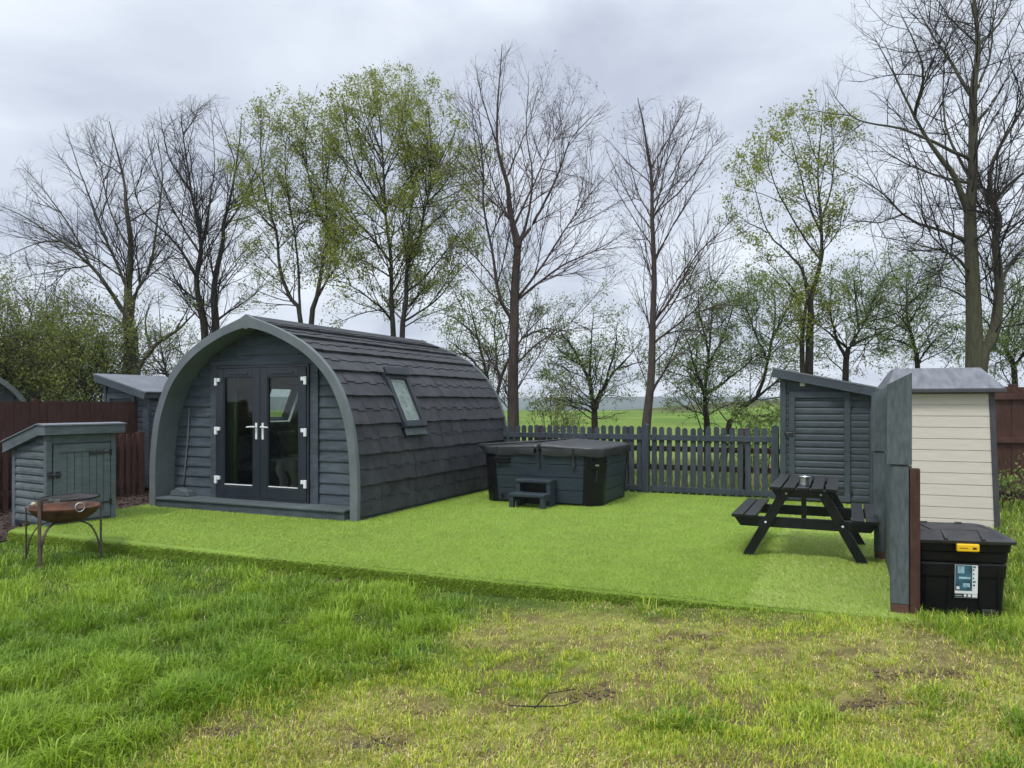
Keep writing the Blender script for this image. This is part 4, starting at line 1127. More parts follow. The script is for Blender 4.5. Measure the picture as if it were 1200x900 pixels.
# ------------------------------------------------------------------ black storage bin
def storage_bin():
    zg = float(ground_z(3.35, 5.5))
    root = thing('storage_bin', 'black lidded plastic storage tub with yellow latch on the grass', 'storage bin', (3.05, 5.66, zg-.01), R(-11)); root.scale = (1.05, 1.0, 1.05)
    W_, D_, H = .60, .48, .565
    def tap(x, y, z): k = .91+.09*z/H; return (W_/2+(x-W_/2)*k, D_/2+(y-D_/2)*k, z)
    mb = MB()
    def ring(z, o, rad=.05):
        out = []
        for cx, cy, a0 in ((W_-rad, rad, -90), (W_-rad, D_-rad, 0), (rad, D_-rad, 90), (rad, rad, 180)):
            for k in range(6):
                a = R(a0+90*k/5); out.append(tap(cx+(rad+o)*math.cos(a), cy+(rad+o)*math.sin(a), z))
        return out
    lv = [(0, -.012), (.012, 0), (.30, 0), (.315, .010), (.40, .010), (.41, .0), (.425, .012), (.49, .014), (.495, .026), (H, .03)]
    vs = []
    for z, o in lv: vs += ring(z, o)
    n = 24; fs = [tuple(range(n))[::-1], tuple(range((len(lv)-1)*n, len(lv)*n))]
    for i in range(len(lv)-1):
        for j in range(n): fs.append((i*n+j, i*n+(j+1) % n, (i+1)*n+(j+1) % n, (i+1)*n+j))
    mb.add(vs, fs); body = mb.build('body', 'bin_plastic', root, bevel=.004)
    # ribs either side of the label, foot recess
    for x0, x1 in ((.215, .23), (.40, .415), (.06, .072), (.53, .542)):
        mb = MB(); vs = [tap(x, y, z) for z in (.02, .40) for x, y in (((x0+(.03 if z < .1 else 0)*(-1 if x0 < .3 else 1)), -.014), (x1+(.03 if z < .1 else 0)*(-1 if x0 < .3 else 1), -.014), (x1, .02), (x0, .02))]
        mb.add(vs, [(3, 2, 1, 0), (4, 5, 6, 7)]+[(q, (q+1) % 4, 4+(q+1) % 4, 4+q) for q in range(4)]); mb.build('rib', 'bin_plastic', root)
    mb = MB(); mb.box(.42, .52, .008, .03, .03, .085); mb.build('foot_recess', 'lid_plastic', root, bevel=.004)
    # lid: rim, sloping shoulder, raised ribbed top
    def rr(x0, x1, y0, y1, z, rad=.06):
        return [(cx+rad*math.cos(R(a0+90*k/5)), cy+rad*math.sin(R(a0+90*k/5)), z) for cx, cy, a0 in ((x1-rad, y0+rad, -90), (x1-rad, y1-rad, 0), (x0+rad, y1-rad, 90), (x0+rad, y0+rad, 180)) for k in range(6)]
    L = [rr(-.045, W_+.045, -.05, D_+.045, H-.012), rr(-.05, W_+.05, -.055, D_+.05, H+.012), rr(-.03, W_+.03, -.035, D_+.03, H+.022), rr(.035, W_-.035, .035, D_-.03, H+.068, .08), rr(.05, W_-.05, .05, D_-.045, H+.070, .08), rr(.07, W_-.07, .07, D_-.065, H+.058, .08)]
    vs = sum(L, []); fs = [tuple(range(n))[::-1], tuple(range((len(L)-1)*n, len(L)*n))]
    for i in range(len(L)-1):
        for j in range(n): fs.append((i*n+j, i*n+(j+1) % n, (i+1)*n+(j+1) % n, (i+1)*n+j))
    mb = MB(); mb.add(vs, fs); lid = mb.build('lid', 'lid_plastic', root, bevel=.004)
    mb = MB()
    for x in (.18, .42):
        mb.beam((x, -.052, H+.020), (x, .05, H+.074), .022, .012); mb.beam((x, D_-.05, H+.074), (x, D_+.03, H+.03), .05, .012)
    mb.box(.13, W_-.13, .12, D_-.12, H+.056, H+.064); mb.build('lid_rib', 'lid_plastic', lid, bevel=.004)
    mb = MB(); mb.box(.240, .386, -.075, -.045, H-.062, H-.008); mb.build('latch', 'yellow', root, bevel=.008)
    mb = MB(); mb.box(.255, .31, -.0765, -.0752, H-.038, H-.034); mb.box(.34, .365, -.0765, -.0752, H-.044, H-.030); mb.build('latch_mark', 'brown_wood', root)
    # label: product picture above, white margin on the right and below, small print
    lb = bpy.data.objects.new('label_sticker', None); COL.objects.link(lb); lb.parent = root
    p0, p1 = Vector(tap(.245, -.0165, .165)), Vector(tap(.245, -.0165, .405)); tl = math.atan2(p1.y-p0.y, p1.z-p0.z)
    lb.location = p0; lb.rotation_euler.x = -tl
    sl = [(0, .148, 0, .235, -.0006, 'sticker_white', 'paper'), (.002, .112, .050, .232, -.0016, 'sticker_blue', 'picture'), (.018, .060, .175, .225, -.0024, 'sticker_pale', 'picture_highlight'), (.025, .100, .135, .150, -.0024, 'sticker_pale', 'picture_highlight'),
          (.052, .098, .075, .105, -.0024, 'sticker_pale', 'picture_highlight'), (.010, .030, .060, .080, -.0024, 'sticker_white', 'picture_highlight'), (.0, .15, .002, .030, -.0016, 'shed_trim', 'footer'), (.06, .075, .008, .026, -.0024, 'sticker_white', 'footer_mark'), (.085, .105, .008, .026, -.0024, 'sticker_white', 'footer_mark'), (.112, .145, .006, .028, -.0024, 'sticker_white', 'footer_mark'), (.006, .045, .012, .017, -.0024, 'sticker_pale', 'footer_mark')]
    for i, (x0, x1, z0, z1, y, mt, nm) in enumerate(sl):
        mb = MB(); mb.box(x0, x1, y-.0007, y, z0, z1); mb.build(nm, mt, lb)
    for z in (.085, .11, .135, .165, .195, .215):
        mb = MB(); mb.box(.117, .125+.014*((z*1000) % 3)/3, -.0023, -.0016, z, z+.012); mb.build('small_print', 'sticker_blue', lb)
storage_bin()

# ------------------------------------------------------------------ picnic table and tin
def picnic_table():
    ctr = (np.array([2.39, 7.42])+np.array([3.2, 6.98]))/2
    root = thing('picnic_table', 'black painted A-frame picnic table with two attached benches', 'picnic table', (ctr[0], ctr[1], DZ), TH)
    L = 1.32; H = .70; hs = .42
    y0 = -.14
    n = 5; w = .104; gap = .020; tot = n*w+(n-1)*gap
    for i in range(n):
        x = -tot/2+i*(w+gap); mb = MB(); mb.box(x, x+w, y0, y0+L, H-.032, H); mb.build('top_plank', 'black_paint', root, bevel=.004)
    for s in (-1, 1):
        for i in range(2):
            x = s*(.42+i*.122); mb = MB(); mb.box(min(x, x+s*.108), max(x, x+s*.108), y0, y0+L, hs-.032, hs); mb.build('seat_plank', 'black_paint', root, bevel=.004)
    for k, y in enumerate((0.0, L-.30)):
        sgn = 1 if k == 0 else -1
        for s in (-1, 1):
            mb = MB(); ft, tp_ = Vector((s*.515, y, 0)), Vector((s*.13, y, H-.034))
            mb.prism([(s*.465, 0), (s*.565, 0), (s*.205, H-.034), (s*.105, H-.034)], lambda a, b, d: (a, d, b), y-.017, y+.017); mb.build('leg', 'black_paint', root, bevel=.003)
        yy = y+.0345*(1 if k == 0 else -1)
        mb = MB(); mb.prism([(-.66, hs-.033), (.66, hs-.033), (.585, hs-.135), (-.585, hs-.135)], lambda a, b, d: (a, d, b), yy-.017, yy+.017); mb.build('seat_bearer', 'black_paint', root, bevel=.003)
        mb = MB(); mb.prism([(-.30, H-.033), (.30, H-.033), (.25, H-.115), (-.25, H-.115)], lambda a, b, d: (a, d, b), yy-.017, yy+.017); mb.build('top_bearer', 'black_paint', root, bevel=.003)
        if k == 0:
            for x, z in ((-.155, H-.075), (.155, H-.075), (-.345, hs-.085), (.345, hs-.085)):
                mb = MB(); mb.lathe([(0, .010), (.008, .008), (.012, 0)], (0, 0, 0), 10)
                o = mb.build('bolt', 'white_plastic', root, smooth=True); o.location = (x+(-.0 if x < 0 else 0), y-.0175, z); o.rotation_euler.x = R(90)
    mb = MB(); mb.beam((0, .06, hs-.09), (0, .06, H-.036), .045, .035, up=(0, 1, 0)); mb.build('centre_brace', 'black_paint', root, bevel=.003)
    mb = MB(); mb.box(-.30, .30, y0+L/2-.03, y0+L/2+.03, H-.07, H-.034); mb.build('batten', 'black_paint', root, bevel=.003)
    p = Vector((ctr[0], ctr[1], 0))+Vector((U[0]*.005+V[0]*.07, U[1]*.005+V[1]*.07, DZ+H+.001))
    t = thing('tin', 'small shiny metal tin standing on the black picnic table', 'tin', p, TH)
    mb = MB(); mb.lathe([(0, 0), (.050, 0), (.052, .004), (.050, .012), (.053, .03), (.050, .05), (.053, .07), (.051, .082), (.054, .085), (.052, .088), (.047, .085), (.045, .02), (0, .015)], k=24); mb.build('can', 'steel', t, smooth=True)
    mb = MB(); mb.lathe([(0, .055), (.046, .055)], k=20); mb.build('sand', 'mulch', t)
picnic_table()

# fallen twig on the lawn
mb = MB(); pt = [(-.02, 4.02), (.12, 4.0), (.27, 3.99), (.36, 4.03)]
mb.tube([(x, y, float(ground_z(x, y))+.03) for x, y in pt], [.003, .004, .003, .002], 6)
mb.tube([(.12, 4.0, float(ground_z(.12, 4))+.02), (.2, 4.10, float(ground_z(.2, 4.1))+.05), (.36, 4.16, float(ground_z(.3, 4.1))+.045)], [.004, .003, .002], 5)
o = mb.build('fallen_twig', 'twig_dark', smooth=True); tag(o, 'thin dark fallen twig lying across the dry lawn', 'twig')

# ------------------------------------------------------------------ trees
def spawn(pts, rad, per_m, t0, lf, minl, maxl, ang, nseg, up, wob, kr, rr, tpow=1.0, side=None):
    """children of all branches of one level at once; pts (B,n,3), rad (B,n) -> child arrays"""
    B, n, _ = pts.shape
    sl = np.linalg.norm(np.diff(pts, axis=1), axis=2); L = sl.sum(1)
    cnt = rr.poisson(np.maximum(.0, per_m*L*(1-t0)))
    k = np.repeat(np.arange(B), cnt); N = len(k)
    if N == 0: return np.zeros((0, nseg, 3)), np.zeros((0, nseg))
    t = t0+(1-t0)*rr.random(N)**tpow*.98
    f = t*(n-1); i = np.minimum(f.astype(int), n-2); u = (f-i)[:, None]
    p = pts[k, i]*(1-u)+pts[k, i+1]*u
    tg = pts[k, i+1]-pts[k, i]; tg /= np.linalg.norm(tg, axis=1, keepdims=True)+1e-9
    r0 = rad[k, i]*(1-u[:, 0])+rad[k, i+1]*u[:, 0]
    a = rr.normal(0, 1, (N, 3)); perp = a-(a*tg).sum(1, keepdims=True)*tg; perp /= np.linalg.norm(perp, axis=1, keepdims=True)+1e-9
    th = np.radians(ang)*(.65+.7*rr.random(N))[:, None]
    d = tg*np.cos(th)+perp*np.sin(th)
    ln = np.clip((minl+lf*L[k]*(1-t*.75))*(.55+.8*rr.random(N)), minl*.6, maxl)
    out = np.zeros((N, nseg, 3)); out[:, 0] = p; step = (ln/(nseg-1))[:, None]
    for j in range(1, nseg):
        d = d+rr.normal(0, wob, (N, 3))+np.array([0, 0, up]); d /= np.linalg.norm(d, axis=1, keepdims=True)
        out[:, j] = out[:, j-1]+d*step
    rb = np.minimum(r0*.75, kr*ln+.0014); rb = np.maximum(rb, .0020)
    return out, rb[:, None]*np.linspace(1, .35, nseg)[None]
def tubes(pts, rad, k):
    B, n, _ = pts.shape
    if B == 0: return np.zeros((0, 3)), np.zeros((0, 4), int)
    tg = np.gradient(pts, axis=1); tg /= np.linalg.norm(tg, axis=2, keepdims=True)+1e-9
    ref = np.where(np.abs(tg[..., 2:3]) < .85, np.array([0, 0, 1.0]), np.array([1.0, 0, 0]))
    e = np.cross(tg, ref); e /= np.linalg.norm(e, axis=2, keepdims=True)+1e-9; f = np.cross(tg, e)
    th = np.arange(k)*2*math.pi/k
    v = pts[:, :, None]+(e[:, :, None]*np.cos(th)[None, None, :, None]+f[:, :, None]*np.sin(th)[None, None, :, None])*rad[:, :, None, None]
    ix = np.arange(B*n*k).reshape(B, n, k); nx_ = np.roll(ix, -1, 2)
    q = np.stack([ix[:, :-1], nx_[:, :-1], nx_[:, 1:], ix[:, 1:]], -1).reshape(-1, 4)
    return v.reshape(-1, 3), q
def leaves(pts, per, size, rr, t0=.3, clump=3, spread=.05):
    """small leaf quads clustered along twigs"""
    B, n, _ = pts.shape
    N = int(B*per); k = rr.integers(0, B, N); t = t0+(1-t0)*rr.random(N); f = t*(n-1); i = np.minimum(f.astype(int), n-2); u = (f-i)[:, None]
    c = pts[k, i]*(1-u)+pts[k, i+1]*u
    ct = rr.random(N)
    c = np.repeat(c, clump, 0)+rr.normal(0, spread, (N*clump, 3)); ct = np.clip(np.repeat(ct, clump)*.6+.4*rr.random(N*clump), 0, 1); M = len(c)
    a = rr.normal(0, 1, (M, 3)); a /= np.linalg.norm(a, axis=1, keepdims=True)
    b = rr.normal(0, 1, (M, 3)); b -= (a*b).sum(1, keepdims=True)*a; b /= np.linalg.norm(b, axis=1, keepdims=True)
    s = size*(.5+.8*rr.random(M))[:, None]
    v = np.stack([c-a*s, c+b*s*.45, c+a*s, c-b*s*.45], 1).reshape(-1, 3)
    return v, np.arange(4*M).reshape(-1, 4), np.repeat(ct, 4)
def px(x, y, Y): return ((x-CX)/F*Y, Y, CH-(y-YH)/F*Y)
def make_tree(name, label, Y, trunks, limbs, base_r, bark, twig, seed, group=None, leaf=None, leaf_per=0, leaf_size=.05, clump=3, spread=.05, cat='tree',
              l1=(3.0, .12, .34, .5, 2.6, 42), l2=(4.0, .1, .32, .22, 1.1, 42), l3=(5.0, .1, .35, .10, .5, 40), up=.05, wob=.10, kr=.009, leaf_lvl=(2, 3), limb_r=.8, jit=1.0, dome=None):
    rr = np.random.default_rng(seed)
    allp, allr = [], []
    def mk(poly, r0, r1, fixed):
        n = 22; P = catmull(poly, n); off = 0
        dirn = rr.normal(0, 1); wig = np.cumsum(rr.normal(0, .05, n))
        D = Y+(dirn*.55*np.linspace(0, 1, n)**1.2*jit*(0 if fixed else 2.2))+wig*jit*.5
        W = np.stack([(P[:, 0]-CX)/F*D, D, CH-(P[:, 1]-YH)/F*D], 1)
        W[1:, [0, 2]] += np.cumsum(rr.normal(0, .012, (n-1, 2)), 0)*.6
        return W, r0*(1-np.linspace(0, 1, n)**.85*(1-r1))
    for poly, r0, r1 in trunks:
        w, r = mk(poly, r0, r1, True)
        if r0 > .07: r = r*(1+.35*np.exp(-np.linspace(0, 1, len(r))*14))
        allp.append(w); allr.append(r)
    for poly, r0, r1 in limbs:
        w, r = mk(poly, r0*limb_r, r1, False)
        # start each limb on the nearest trunk point
        best = min(((np.linalg.norm(q[:, [0, 2]]-w[0, [0, 2]], axis=1).min(), i) for i, q in enumerate(allp[:len(trunks)])), default=None)
        q = allp[best[1]]; j = np.linalg.norm(q[:, [0, 2]]-w[0, [0, 2]], axis=1).argmin()
        if best[0] < 1.0:
            sh = q[j]-w[0]; fade = np.linspace(1, 0, len(w))[:, None]**2; w = w+sh*fade; w[:, 1] += (q[j, 1]-w[0, 1])
        allp.append(w); allr.append(r)
    base = np.array([allp[0][0, 0], allp[0][0, 1], allp[0][0, 2]])
    P0 = np.stack(allp); R0 = np.stack(allr)
    p1, r1 = spawn(P0, R0, *l1[:1], l1[1], l1[2], l1[3], l1[4], l1[5], 8, up, wob, kr, rr)
    # no side branches low on the trunks
    p2, r2 = spawn(p1, r1, *l2[:1], l2[1], l2[2], l2[3], l2[4], l2[5], 6, up, wob*1.1, kr*.9, rr)
    p2b, r2b = spawn(P0, R0, l2[0]*.8, max(.45, l1[1]), .02, l2[3], l2[4]*.8, l2[5], 6, up, wob, kr*.9, rr)
    p2 = np.vstack([p2, p2b]); r2 = np.vstack([r2, r2b])
    p3, r3 = spawn(p2, r2, *l3[:1], l3[1], l3[2], l3[3], l3[4], l3[5], 4, up*.8, wob*1.2, kr, rr)
    p3b, r3b = spawn(p1, r1, l3[0]*.5, .4, .05, l3[3], l3[4], l3[5], 4, up*.8, wob*1.2, kr, rr)
    p3 = np.vstack([p3, p3b]); r3 = np.vstack([r3, r3b])
    if dome:                                            # an uneven rounded limit to the crown
        def cut(p, r):
            xx = CX+F*p[..., 0]/p[..., 1]; yy = YH-F*(p[..., 2]-CH)/p[..., 1]
            lim = dome[1]+dome[3]*((xx-dome[0])/dome[2])**2+22*(fbm(xx*.05+seed, xx*0+seed*.37, 2)-.5)
            ok = (yy > lim).all(1); return p[ok], r[ok]
        p1, r1 = cut(p1, r1); p2, r2 = cut(p2, r2); p3, r3 = cut(p3, r3)
    root = thing(name, label, cat, base, 0, group)
    def sub(v): return v-base
    v, q = tubes(P0, R0, 9); o = npmesh('trunk', sub(v), None, q, [bark], smooth=True); o.parent = root
    V_, Q_, o_ = [], [], 0
    for p, r, k in ((p1, r1, 5), (p2, r2, 4), (p3, r3, 3)):
        v, q = tubes(p, r, k); V_.append(v); Q_.append(q+o_); o_ += len(v)
    nq = sum(len(q) for q in Q_); tint = [np.zeros(o_)]; mi = [np.zeros(nq, int)]
    mats = [twig]
    if leaf:
        lv = {1: p1, 2: p2, 3: p3}; src = [lv[k] for k in leaf_lvl]
        for s_ in src:
            if len(s_) == 0: continue
            v, q, t = leaves(s_, leaf_per, leaf_size, rr, clump=clump, spread=spread); V_.append(v); Q_.append(q+o_); o_ += len(v); tint.append(t); mi.append(np.ones(len(q), int))
        mats.append(leaf)
    o = npmesh('crown', sub(np.vstack(V_)), None, np.vstack(Q_), mats, vattr={'tint': np.concatenate(tint)}, mat_idx=np.concatenate(mi)); o.parent = root
    return root

BARE = dict(l1=(4.2, .10, .32, .5, 2.1, 38), l2=(5.2, .08, .36, .25, 1.1, 40), l3=(6.2, .06, .36, .14, .5, 38), kr=.0075, limb_r=.62)
G_T = 'trees beyond the fence'
# bare ash at the left
make_tree('bare_tree', 'wide bare tree leaning left, behind the brown fence and low shed roof', 20,
    [([(151, 560), (152, 445), (152, 400), (150, 385)], .21, .8), ([(150, 385), (150, 337), (153, 290), (147, 240), (144, 206), (127, 140)], .125, .08)],
    [([(148, 376), (127, 341), (106, 311), (72, 282), (34, 256), (-6, 236)], .11, .08), ([(127, 341), (116, 290), (104, 240), (90, 190), (78, 145)], .07, .08), ([(155, 380), (160, 341), (174, 315), (184, 260), (190, 200), (178, 145)], .10, .08),
     ([(144, 391), (127, 375), (97, 370), (63, 372), (0, 391)], .045, .15), ([(106, 311), (80, 262), (52, 222), (22, 190)], .05, .1), ([(150, 300), (128, 250), (118, 200), (106, 150)], .05, .1), ([(72, 282), (40, 285), (5, 300), (-20, 300)], .035, .1), ([(184, 260), (200, 230), (214, 190)], .04, .1), ([(106, 311), (70, 318), (30, 326), (-10, 342)], .035, .1), ([(118, 328), (90, 296), (50, 262), (8, 236)], .045, .08), ([(144, 206), (112, 180), (98, 140)], .035, .1), ([(170, 315), (205, 300), (226, 270)], .035, .1)],
    .2, 'bark_pale', 'twig_dark', 101, G_T, dome=(140, 128, 130, 75), **BARE)
make_tree('bare_tree', 'pale low forked stem leaning right, between the low shed roof and the pod', 19.3,
    [([(160, 560), (160, 446), (166, 428), (185, 405), (213, 385), (232, 366)], .13, .1)], [([(178, 411), (172, 375), (182, 345)], .05, .1), ([(205, 390), (222, 360), (232, 330)], .04, .1), ([(166, 428), (160, 405), (168, 380)], .04, .1)],
    .13, 'bark_pale', 'twig_green', 102, G_T, leaf='leaf_haw', leaf_per=.5, leaf_size=.035, l1=(2.5, .2, .3, .5, 1.3, 45), l2=(3, .1, .3, .2, .7, 45), l3=(3, .1, .3, .1, .4, 40))
# bare twin stem behind the pod's left shoulder
make_tree('bare_tree', 'tall bare twin-stemmed tree rising behind the left shoulder of the pod', 20.5,
    [([(243, 560), (240, 400), (234, 364), (229, 326), (235, 293), (231, 267), (224, 229), (216, 174), (211, 130)], .115, .06), ([(252, 560), (253, 390), (251, 352), (254, 322), (262, 284), (263, 259), (272, 225), (280, 170), (284, 135)], .12, .06)],
    [([(229, 326), (212, 297), (195, 276), (166, 246), (157, 217), (150, 165)], .07, .08), ([(235, 293), (243, 267), (248, 229), (252, 187), (246, 110)], .07, .08), ([(254, 381), (275, 364), (296, 347), (319, 322)], .06, .1), ([(231, 360), (195, 326), (163, 318)], .05, .1),
     ([(262, 270), (285, 235), (305, 190), (312, 150)], .06, .08), ([(212, 297), (190, 240), (178, 190), (170, 140)], .05, .08), ([(224, 229), (200, 190), (190, 150), (186, 125)], .05, .08), ([(250, 352), (275, 320), (300, 295)], .04, .1)],
    .16, 'bark_dark', 'twig_dark', 103, G_T, dome=(232, 106, 90, 45), **BARE)
LEAFY = dict(leaf='leaf_lime', leaf_size=.034, clump=9, spread=.075)
make_tree('leafy_tree', 'slender tree in fresh yellow-green leaf, directly behind the pod ridge', 19.5,
    [([(356, 560), (352, 381), (340, 351), (327, 317), (323, 271), (311, 237), (304, 173), (307, 125)], .075, .06), ([(362, 560), (365, 385), (372, 347), (378, 309), (384, 271), (382, 230), (386, 185), (392, 125)], .085, .06)],
    [([(352, 375), (348, 305), (342, 264), (335, 219), (333, 173), (342, 118)], .06, .08), ([(372, 347), (395, 310), (412, 270)], .05, .1), ([(323, 271), (305, 250), (292, 210)], .04, .1), ([(384, 271), (365, 220), (360, 160), (375, 95)], .05, .08), ([(327, 317), (308, 296), (292, 280)], .035, .1)],
    .12, 'bark_dark', 'twig_green', 104, G_T, dome=(335, 102, 70, 50), leaf_per=1.35, l1=(3.4, .18, .30, .5, 1.6, 38), l2=(4.0, .1, .34, .28, 1.0, 40), l3=(4.2, .1, .32, .14, .5, 40), limb_r=.62, **LEAFY)
make_tree('leafy_tree', 'broad round-topped tree in yellow-green leaf behind the far end of the pod roof', 19,
    [([(463, 560), (461, 400), (458, 356), (458, 308), (452, 252), (450, 196), (446, 140), (437, 98)], .085, .06), ([(471, 560), (472, 400), (476, 356), (478, 316), (492, 276), (500, 240), (509, 200), (520, 140)], .085, .06)],
    [([(458, 376), (440, 356), (404, 332), (378, 328)], .05, .1), ([(456, 308), (432, 276), (404, 248), (386, 222), (376, 170)], .06, .08), ([(478, 316), (480, 260), (486, 220), (477, 160), (476, 88)], .07, .08), ([(478, 336), (500, 320), (528, 284), (550, 250)], .055, .1),
     ([(476, 388), (512, 356), (540, 316), (566, 290)], .05, .1), ([(452, 252), (425, 210), (408, 160), (400, 110)], .055, .08), ([(500, 240), (528, 205), (545, 170)], .045, .1), ([(450, 196), (430, 150), (415, 105)], .04, .1), ([(509, 200), (535, 150), (543, 120)], .035, .1), ([(458, 330), (430, 310), (405, 300)], .04, .1), ([(486, 220), (500, 160), (498, 100)], .04, .1), ([(404, 248), (388, 200), (384, 150), (392, 110)], .04, .1), ([(528, 284), (550, 225), (556, 180)], .035, .1), ([(450, 196), (468, 140), (462, 95)], .035, .1), ([(432, 276), (400, 285), (376, 270)], .03, .1)],
    .13, 'bark_dark', 'twig_green', 105, G_T, dome=(455, 74, 95, 55), leaf_per=1.35, l1=(3.8, .15, .32, .55, 1.9, 42), l2=(4.4, .1, .34, .28, 1.0, 40), l3=(4.2, .1, .32, .14, .5, 40), limb_r=.62, **LEAFY)
FINE = dict(l1=(4.4, .12, .32, .5, 2.6, 33), l2=(5.2, .08, .36, .28, 1.2, 36), l3=(6.0, .06, .36, .14, .5, 36), wob=.07, kr=.0065, limb_r=.62, leaf='leaf_bud', leaf_per=.55, leaf_size=.022, clump=1, spread=.01, leaf_lvl=(3,))
make_tree('bare_tree', 'tall bare fan-shaped tree with reddish twigs at the end of the pod', 17,
    [([(601, 580), (601, 495), (602, 439), (604, 372), (605, 326), (607, 285)], .15, .55), ([(607, 288), (599, 255), (594, 214), (584, 173), (583, 117), (587, 52)], .085, .06)],
    [([(603, 378), (586, 347), (578, 296), (568, 245), (567, 193), (560, 158), (549, 110)], .075, .08), ([(609, 291), (619, 255), (622, 204), (614, 158), (617, 85)], .065, .08), ([(608, 291), (632, 255), (653, 214), (673, 163), (708, 125)], .07, .08),
     ([(624, 262), (637, 209), (653, 158), (679, 88)], .05, .08), ([(605, 357), (642, 326), (673, 306), (714, 286), (738, 268)], .055, .08), ([(606, 352), (637, 311), (663, 270), (693, 229), (730, 190)], .055, .08), ([(602, 434), (632, 403), (668, 378), (735, 308)], .045, .08), ([(594, 214), (610, 165), (640, 95)], .04, .08), ([(584, 173), (565, 120), (556, 75)], .035, .08), ([(595, 370), (580, 355), (560, 350)], .03, .1)],
    .15, 'bark_brown', 'twig_red', 106, G_T, dome=(605, 46, 120, 75), **FINE)
make_tree('bare_tree', 'slim straight bare tree standing behind the middle of the grey picket fence', 16,
    [([(756, 590), (757, 505), (764, 446), (765, 382), (767, 319), (764, 255), (763, 205), (755, 150), (748, 116)], .115, .07)],
    [([(766, 378), (791, 346), (818, 300), (850, 269), (882, 235)], .05, .08), ([(765, 396), (800, 373), (837, 337), (858, 292)], .045, .08), ([(767, 305), (787, 269), (814, 228), (842, 185)], .05, .08), ([(764, 255), (780, 228), (802, 205), (836, 182)], .04, .08), ([(763, 205), (782, 168), (805, 127), (820, 115)], .04, .08), ([(764, 260), (748, 230), (735, 180), (730, 140)], .03, .08), ([(765, 330), (752, 300), (742, 270)], .025, .1), ([(765, 420), (790, 400), (812, 385)], .03, .1)],
    .115, 'bark_brown', 'twig_red', 107, G_T, dome=(785, 108, 75, 45), **FINE)
make_tree('leafy_tree', 'open leafy tree with pale green upper crown behind the grey lean-to shed', 17,
    [([(947, 580), (947, 426), (949, 373), (950, 346), (961, 305), (962, 260), (959, 205), (965, 128)], .105, .06), ([(943, 580), (941, 425), (943, 380), (948, 345)], .07, .5)],
    [([(948, 342), (940, 314), (922, 296), (899, 273), (886, 228), (868, 175)], .065, .08), ([(959, 273), (945, 237), (931, 191), (918, 135)], .055, .08), ([(946, 360), (922, 330), (899, 305), (884, 285)], .035, .1), ([(962, 260), (976, 215), (978, 160), (972, 118)], .04, .08), ([(899, 273), (878, 262), (858, 255)], .03, .1), ([(922, 296), (908, 245), (898, 190), (905, 150)], .04, .1), ([(950, 350), (968, 330), (985, 300)], .03, .1)],
    .13, 'bark_dark', 'twig_green', 108, G_T, dome=(950, 112, 85, 55), leaf='leaf_lime', leaf_size=.034, clump=9, spread=.075, leaf_per=2.1, l1=(4.0, .32, .28, .5, 1.5, 42), l2=(3.8, .1, .34, .25, .9, 42), l3=(3.6, .1, .32, .14, .45, 40), limb_r=.6)
make_tree('bare_tree', 'huge dense bare tree with mossy twin stem rising behind the beige shed', 15.5,
    [([(1142, 600), (1141, 434), (1139, 347), (1135, 256), (1139, 204), (1139, 112), (1144, 61), (1140, 0), (1135, -70)], .20, .06), ([(1146, 600), (1149, 434), (1167, 393), (1174, 332), (1169, 281), (1174, 256), (1163, 220), (1169, 179), (1204, 120), (1230, 60)], .145, .06)],
    [([(1131, 250), (1113, 204), (1093, 174), (1072, 138), (1047, 87), (1021, 38)], .10, .07), ([(1133, 271), (1098, 261), (1062, 250), (1031, 220), (978, 192)], .06, .08), ([(1136, 327), (1113, 301), (1072, 286), (1018, 274)], .05, .08), ([(1139, 117), (1113, 72), (1087, 31), (1068, -10)], .06, .08),
     ([(1093, 174), (1047, 148), (1000, 138), (973, 100)], .055, .08), ([(1139, 153), (1174, 102), (1205, 58)], .06, .08), ([(1072, 138), (1080, 80), (1050, 10)], .05, .08), ([(1174, 332), (1195, 295), (1225, 270)], .06, .1), ([(1169, 230), (1195, 205), (1225, 190)], .06, .1), ([(1144, 61), (1175, 20), (1200, -40)], .05, .08), ([(1138, 340), (1095, 330), (1050, 345)], .035, .1), ([(1139, 204), (1110, 150), (1105, 90), (1112, 30)], .05, .08), ([(1113, 204), (1065, 195), (1015, 165)], .045, .08), ([(1139, 120), (1160, 60), (1165, -30)], .05, .08), ([(1136, 300), (1160, 265), (1150, 220)], .045, .1), ([(1062, 250), (1025, 262), (985, 255)], .03, .1)],
    .2, 'bark_pale', 'twig_dark', 109, G_T, l1=(4.8, .2, .33, .5, 2.0, 45), l2=(5.6, .08, .36, .26, 1.0, 44), l3=(6.0, .06, .36, .14, .5, 42), wob=.13, kr=.0075, limb_r=.72)

# hawthorns and small trees below the tall ones
HAW = dict(leaf='leaf_haw', leaf_size=.030, clump=4, spread=.06, leaf_per=2.0, wob=.17, l1=(6.0, .15, .40, .5, 1.6, 50), l2=(5.5, .1, .38, .25, .8, 48), l3=(4.6, .1, .32, .12, .38, 45), limb_r=.8, up=.02)
G_H = 'hawthorns along the field edge'
make_tree('hawthorn', 'small dark hawthorn with forked trunk standing behind the hot tub cover', 18,
    [([(697, 590), (696, 495), (693, 470), (688, 444), (672, 412), (655, 388)], .10, .1), ([(697, 478), (706, 455), (720, 432), (745, 405)], .075, .1)], [([(690, 448), (692, 405), (697, 360)], .05, .1), ([(706, 455), (718, 415), (722, 375)], .05, .1), ([(720, 432), (742, 425), (765, 420)], .035, .1), ([(680, 428), (660, 420), (645, 418)], .03, .1)],
    .1, 'bark_dark', 'twig_green', 111, G_H, **HAW)
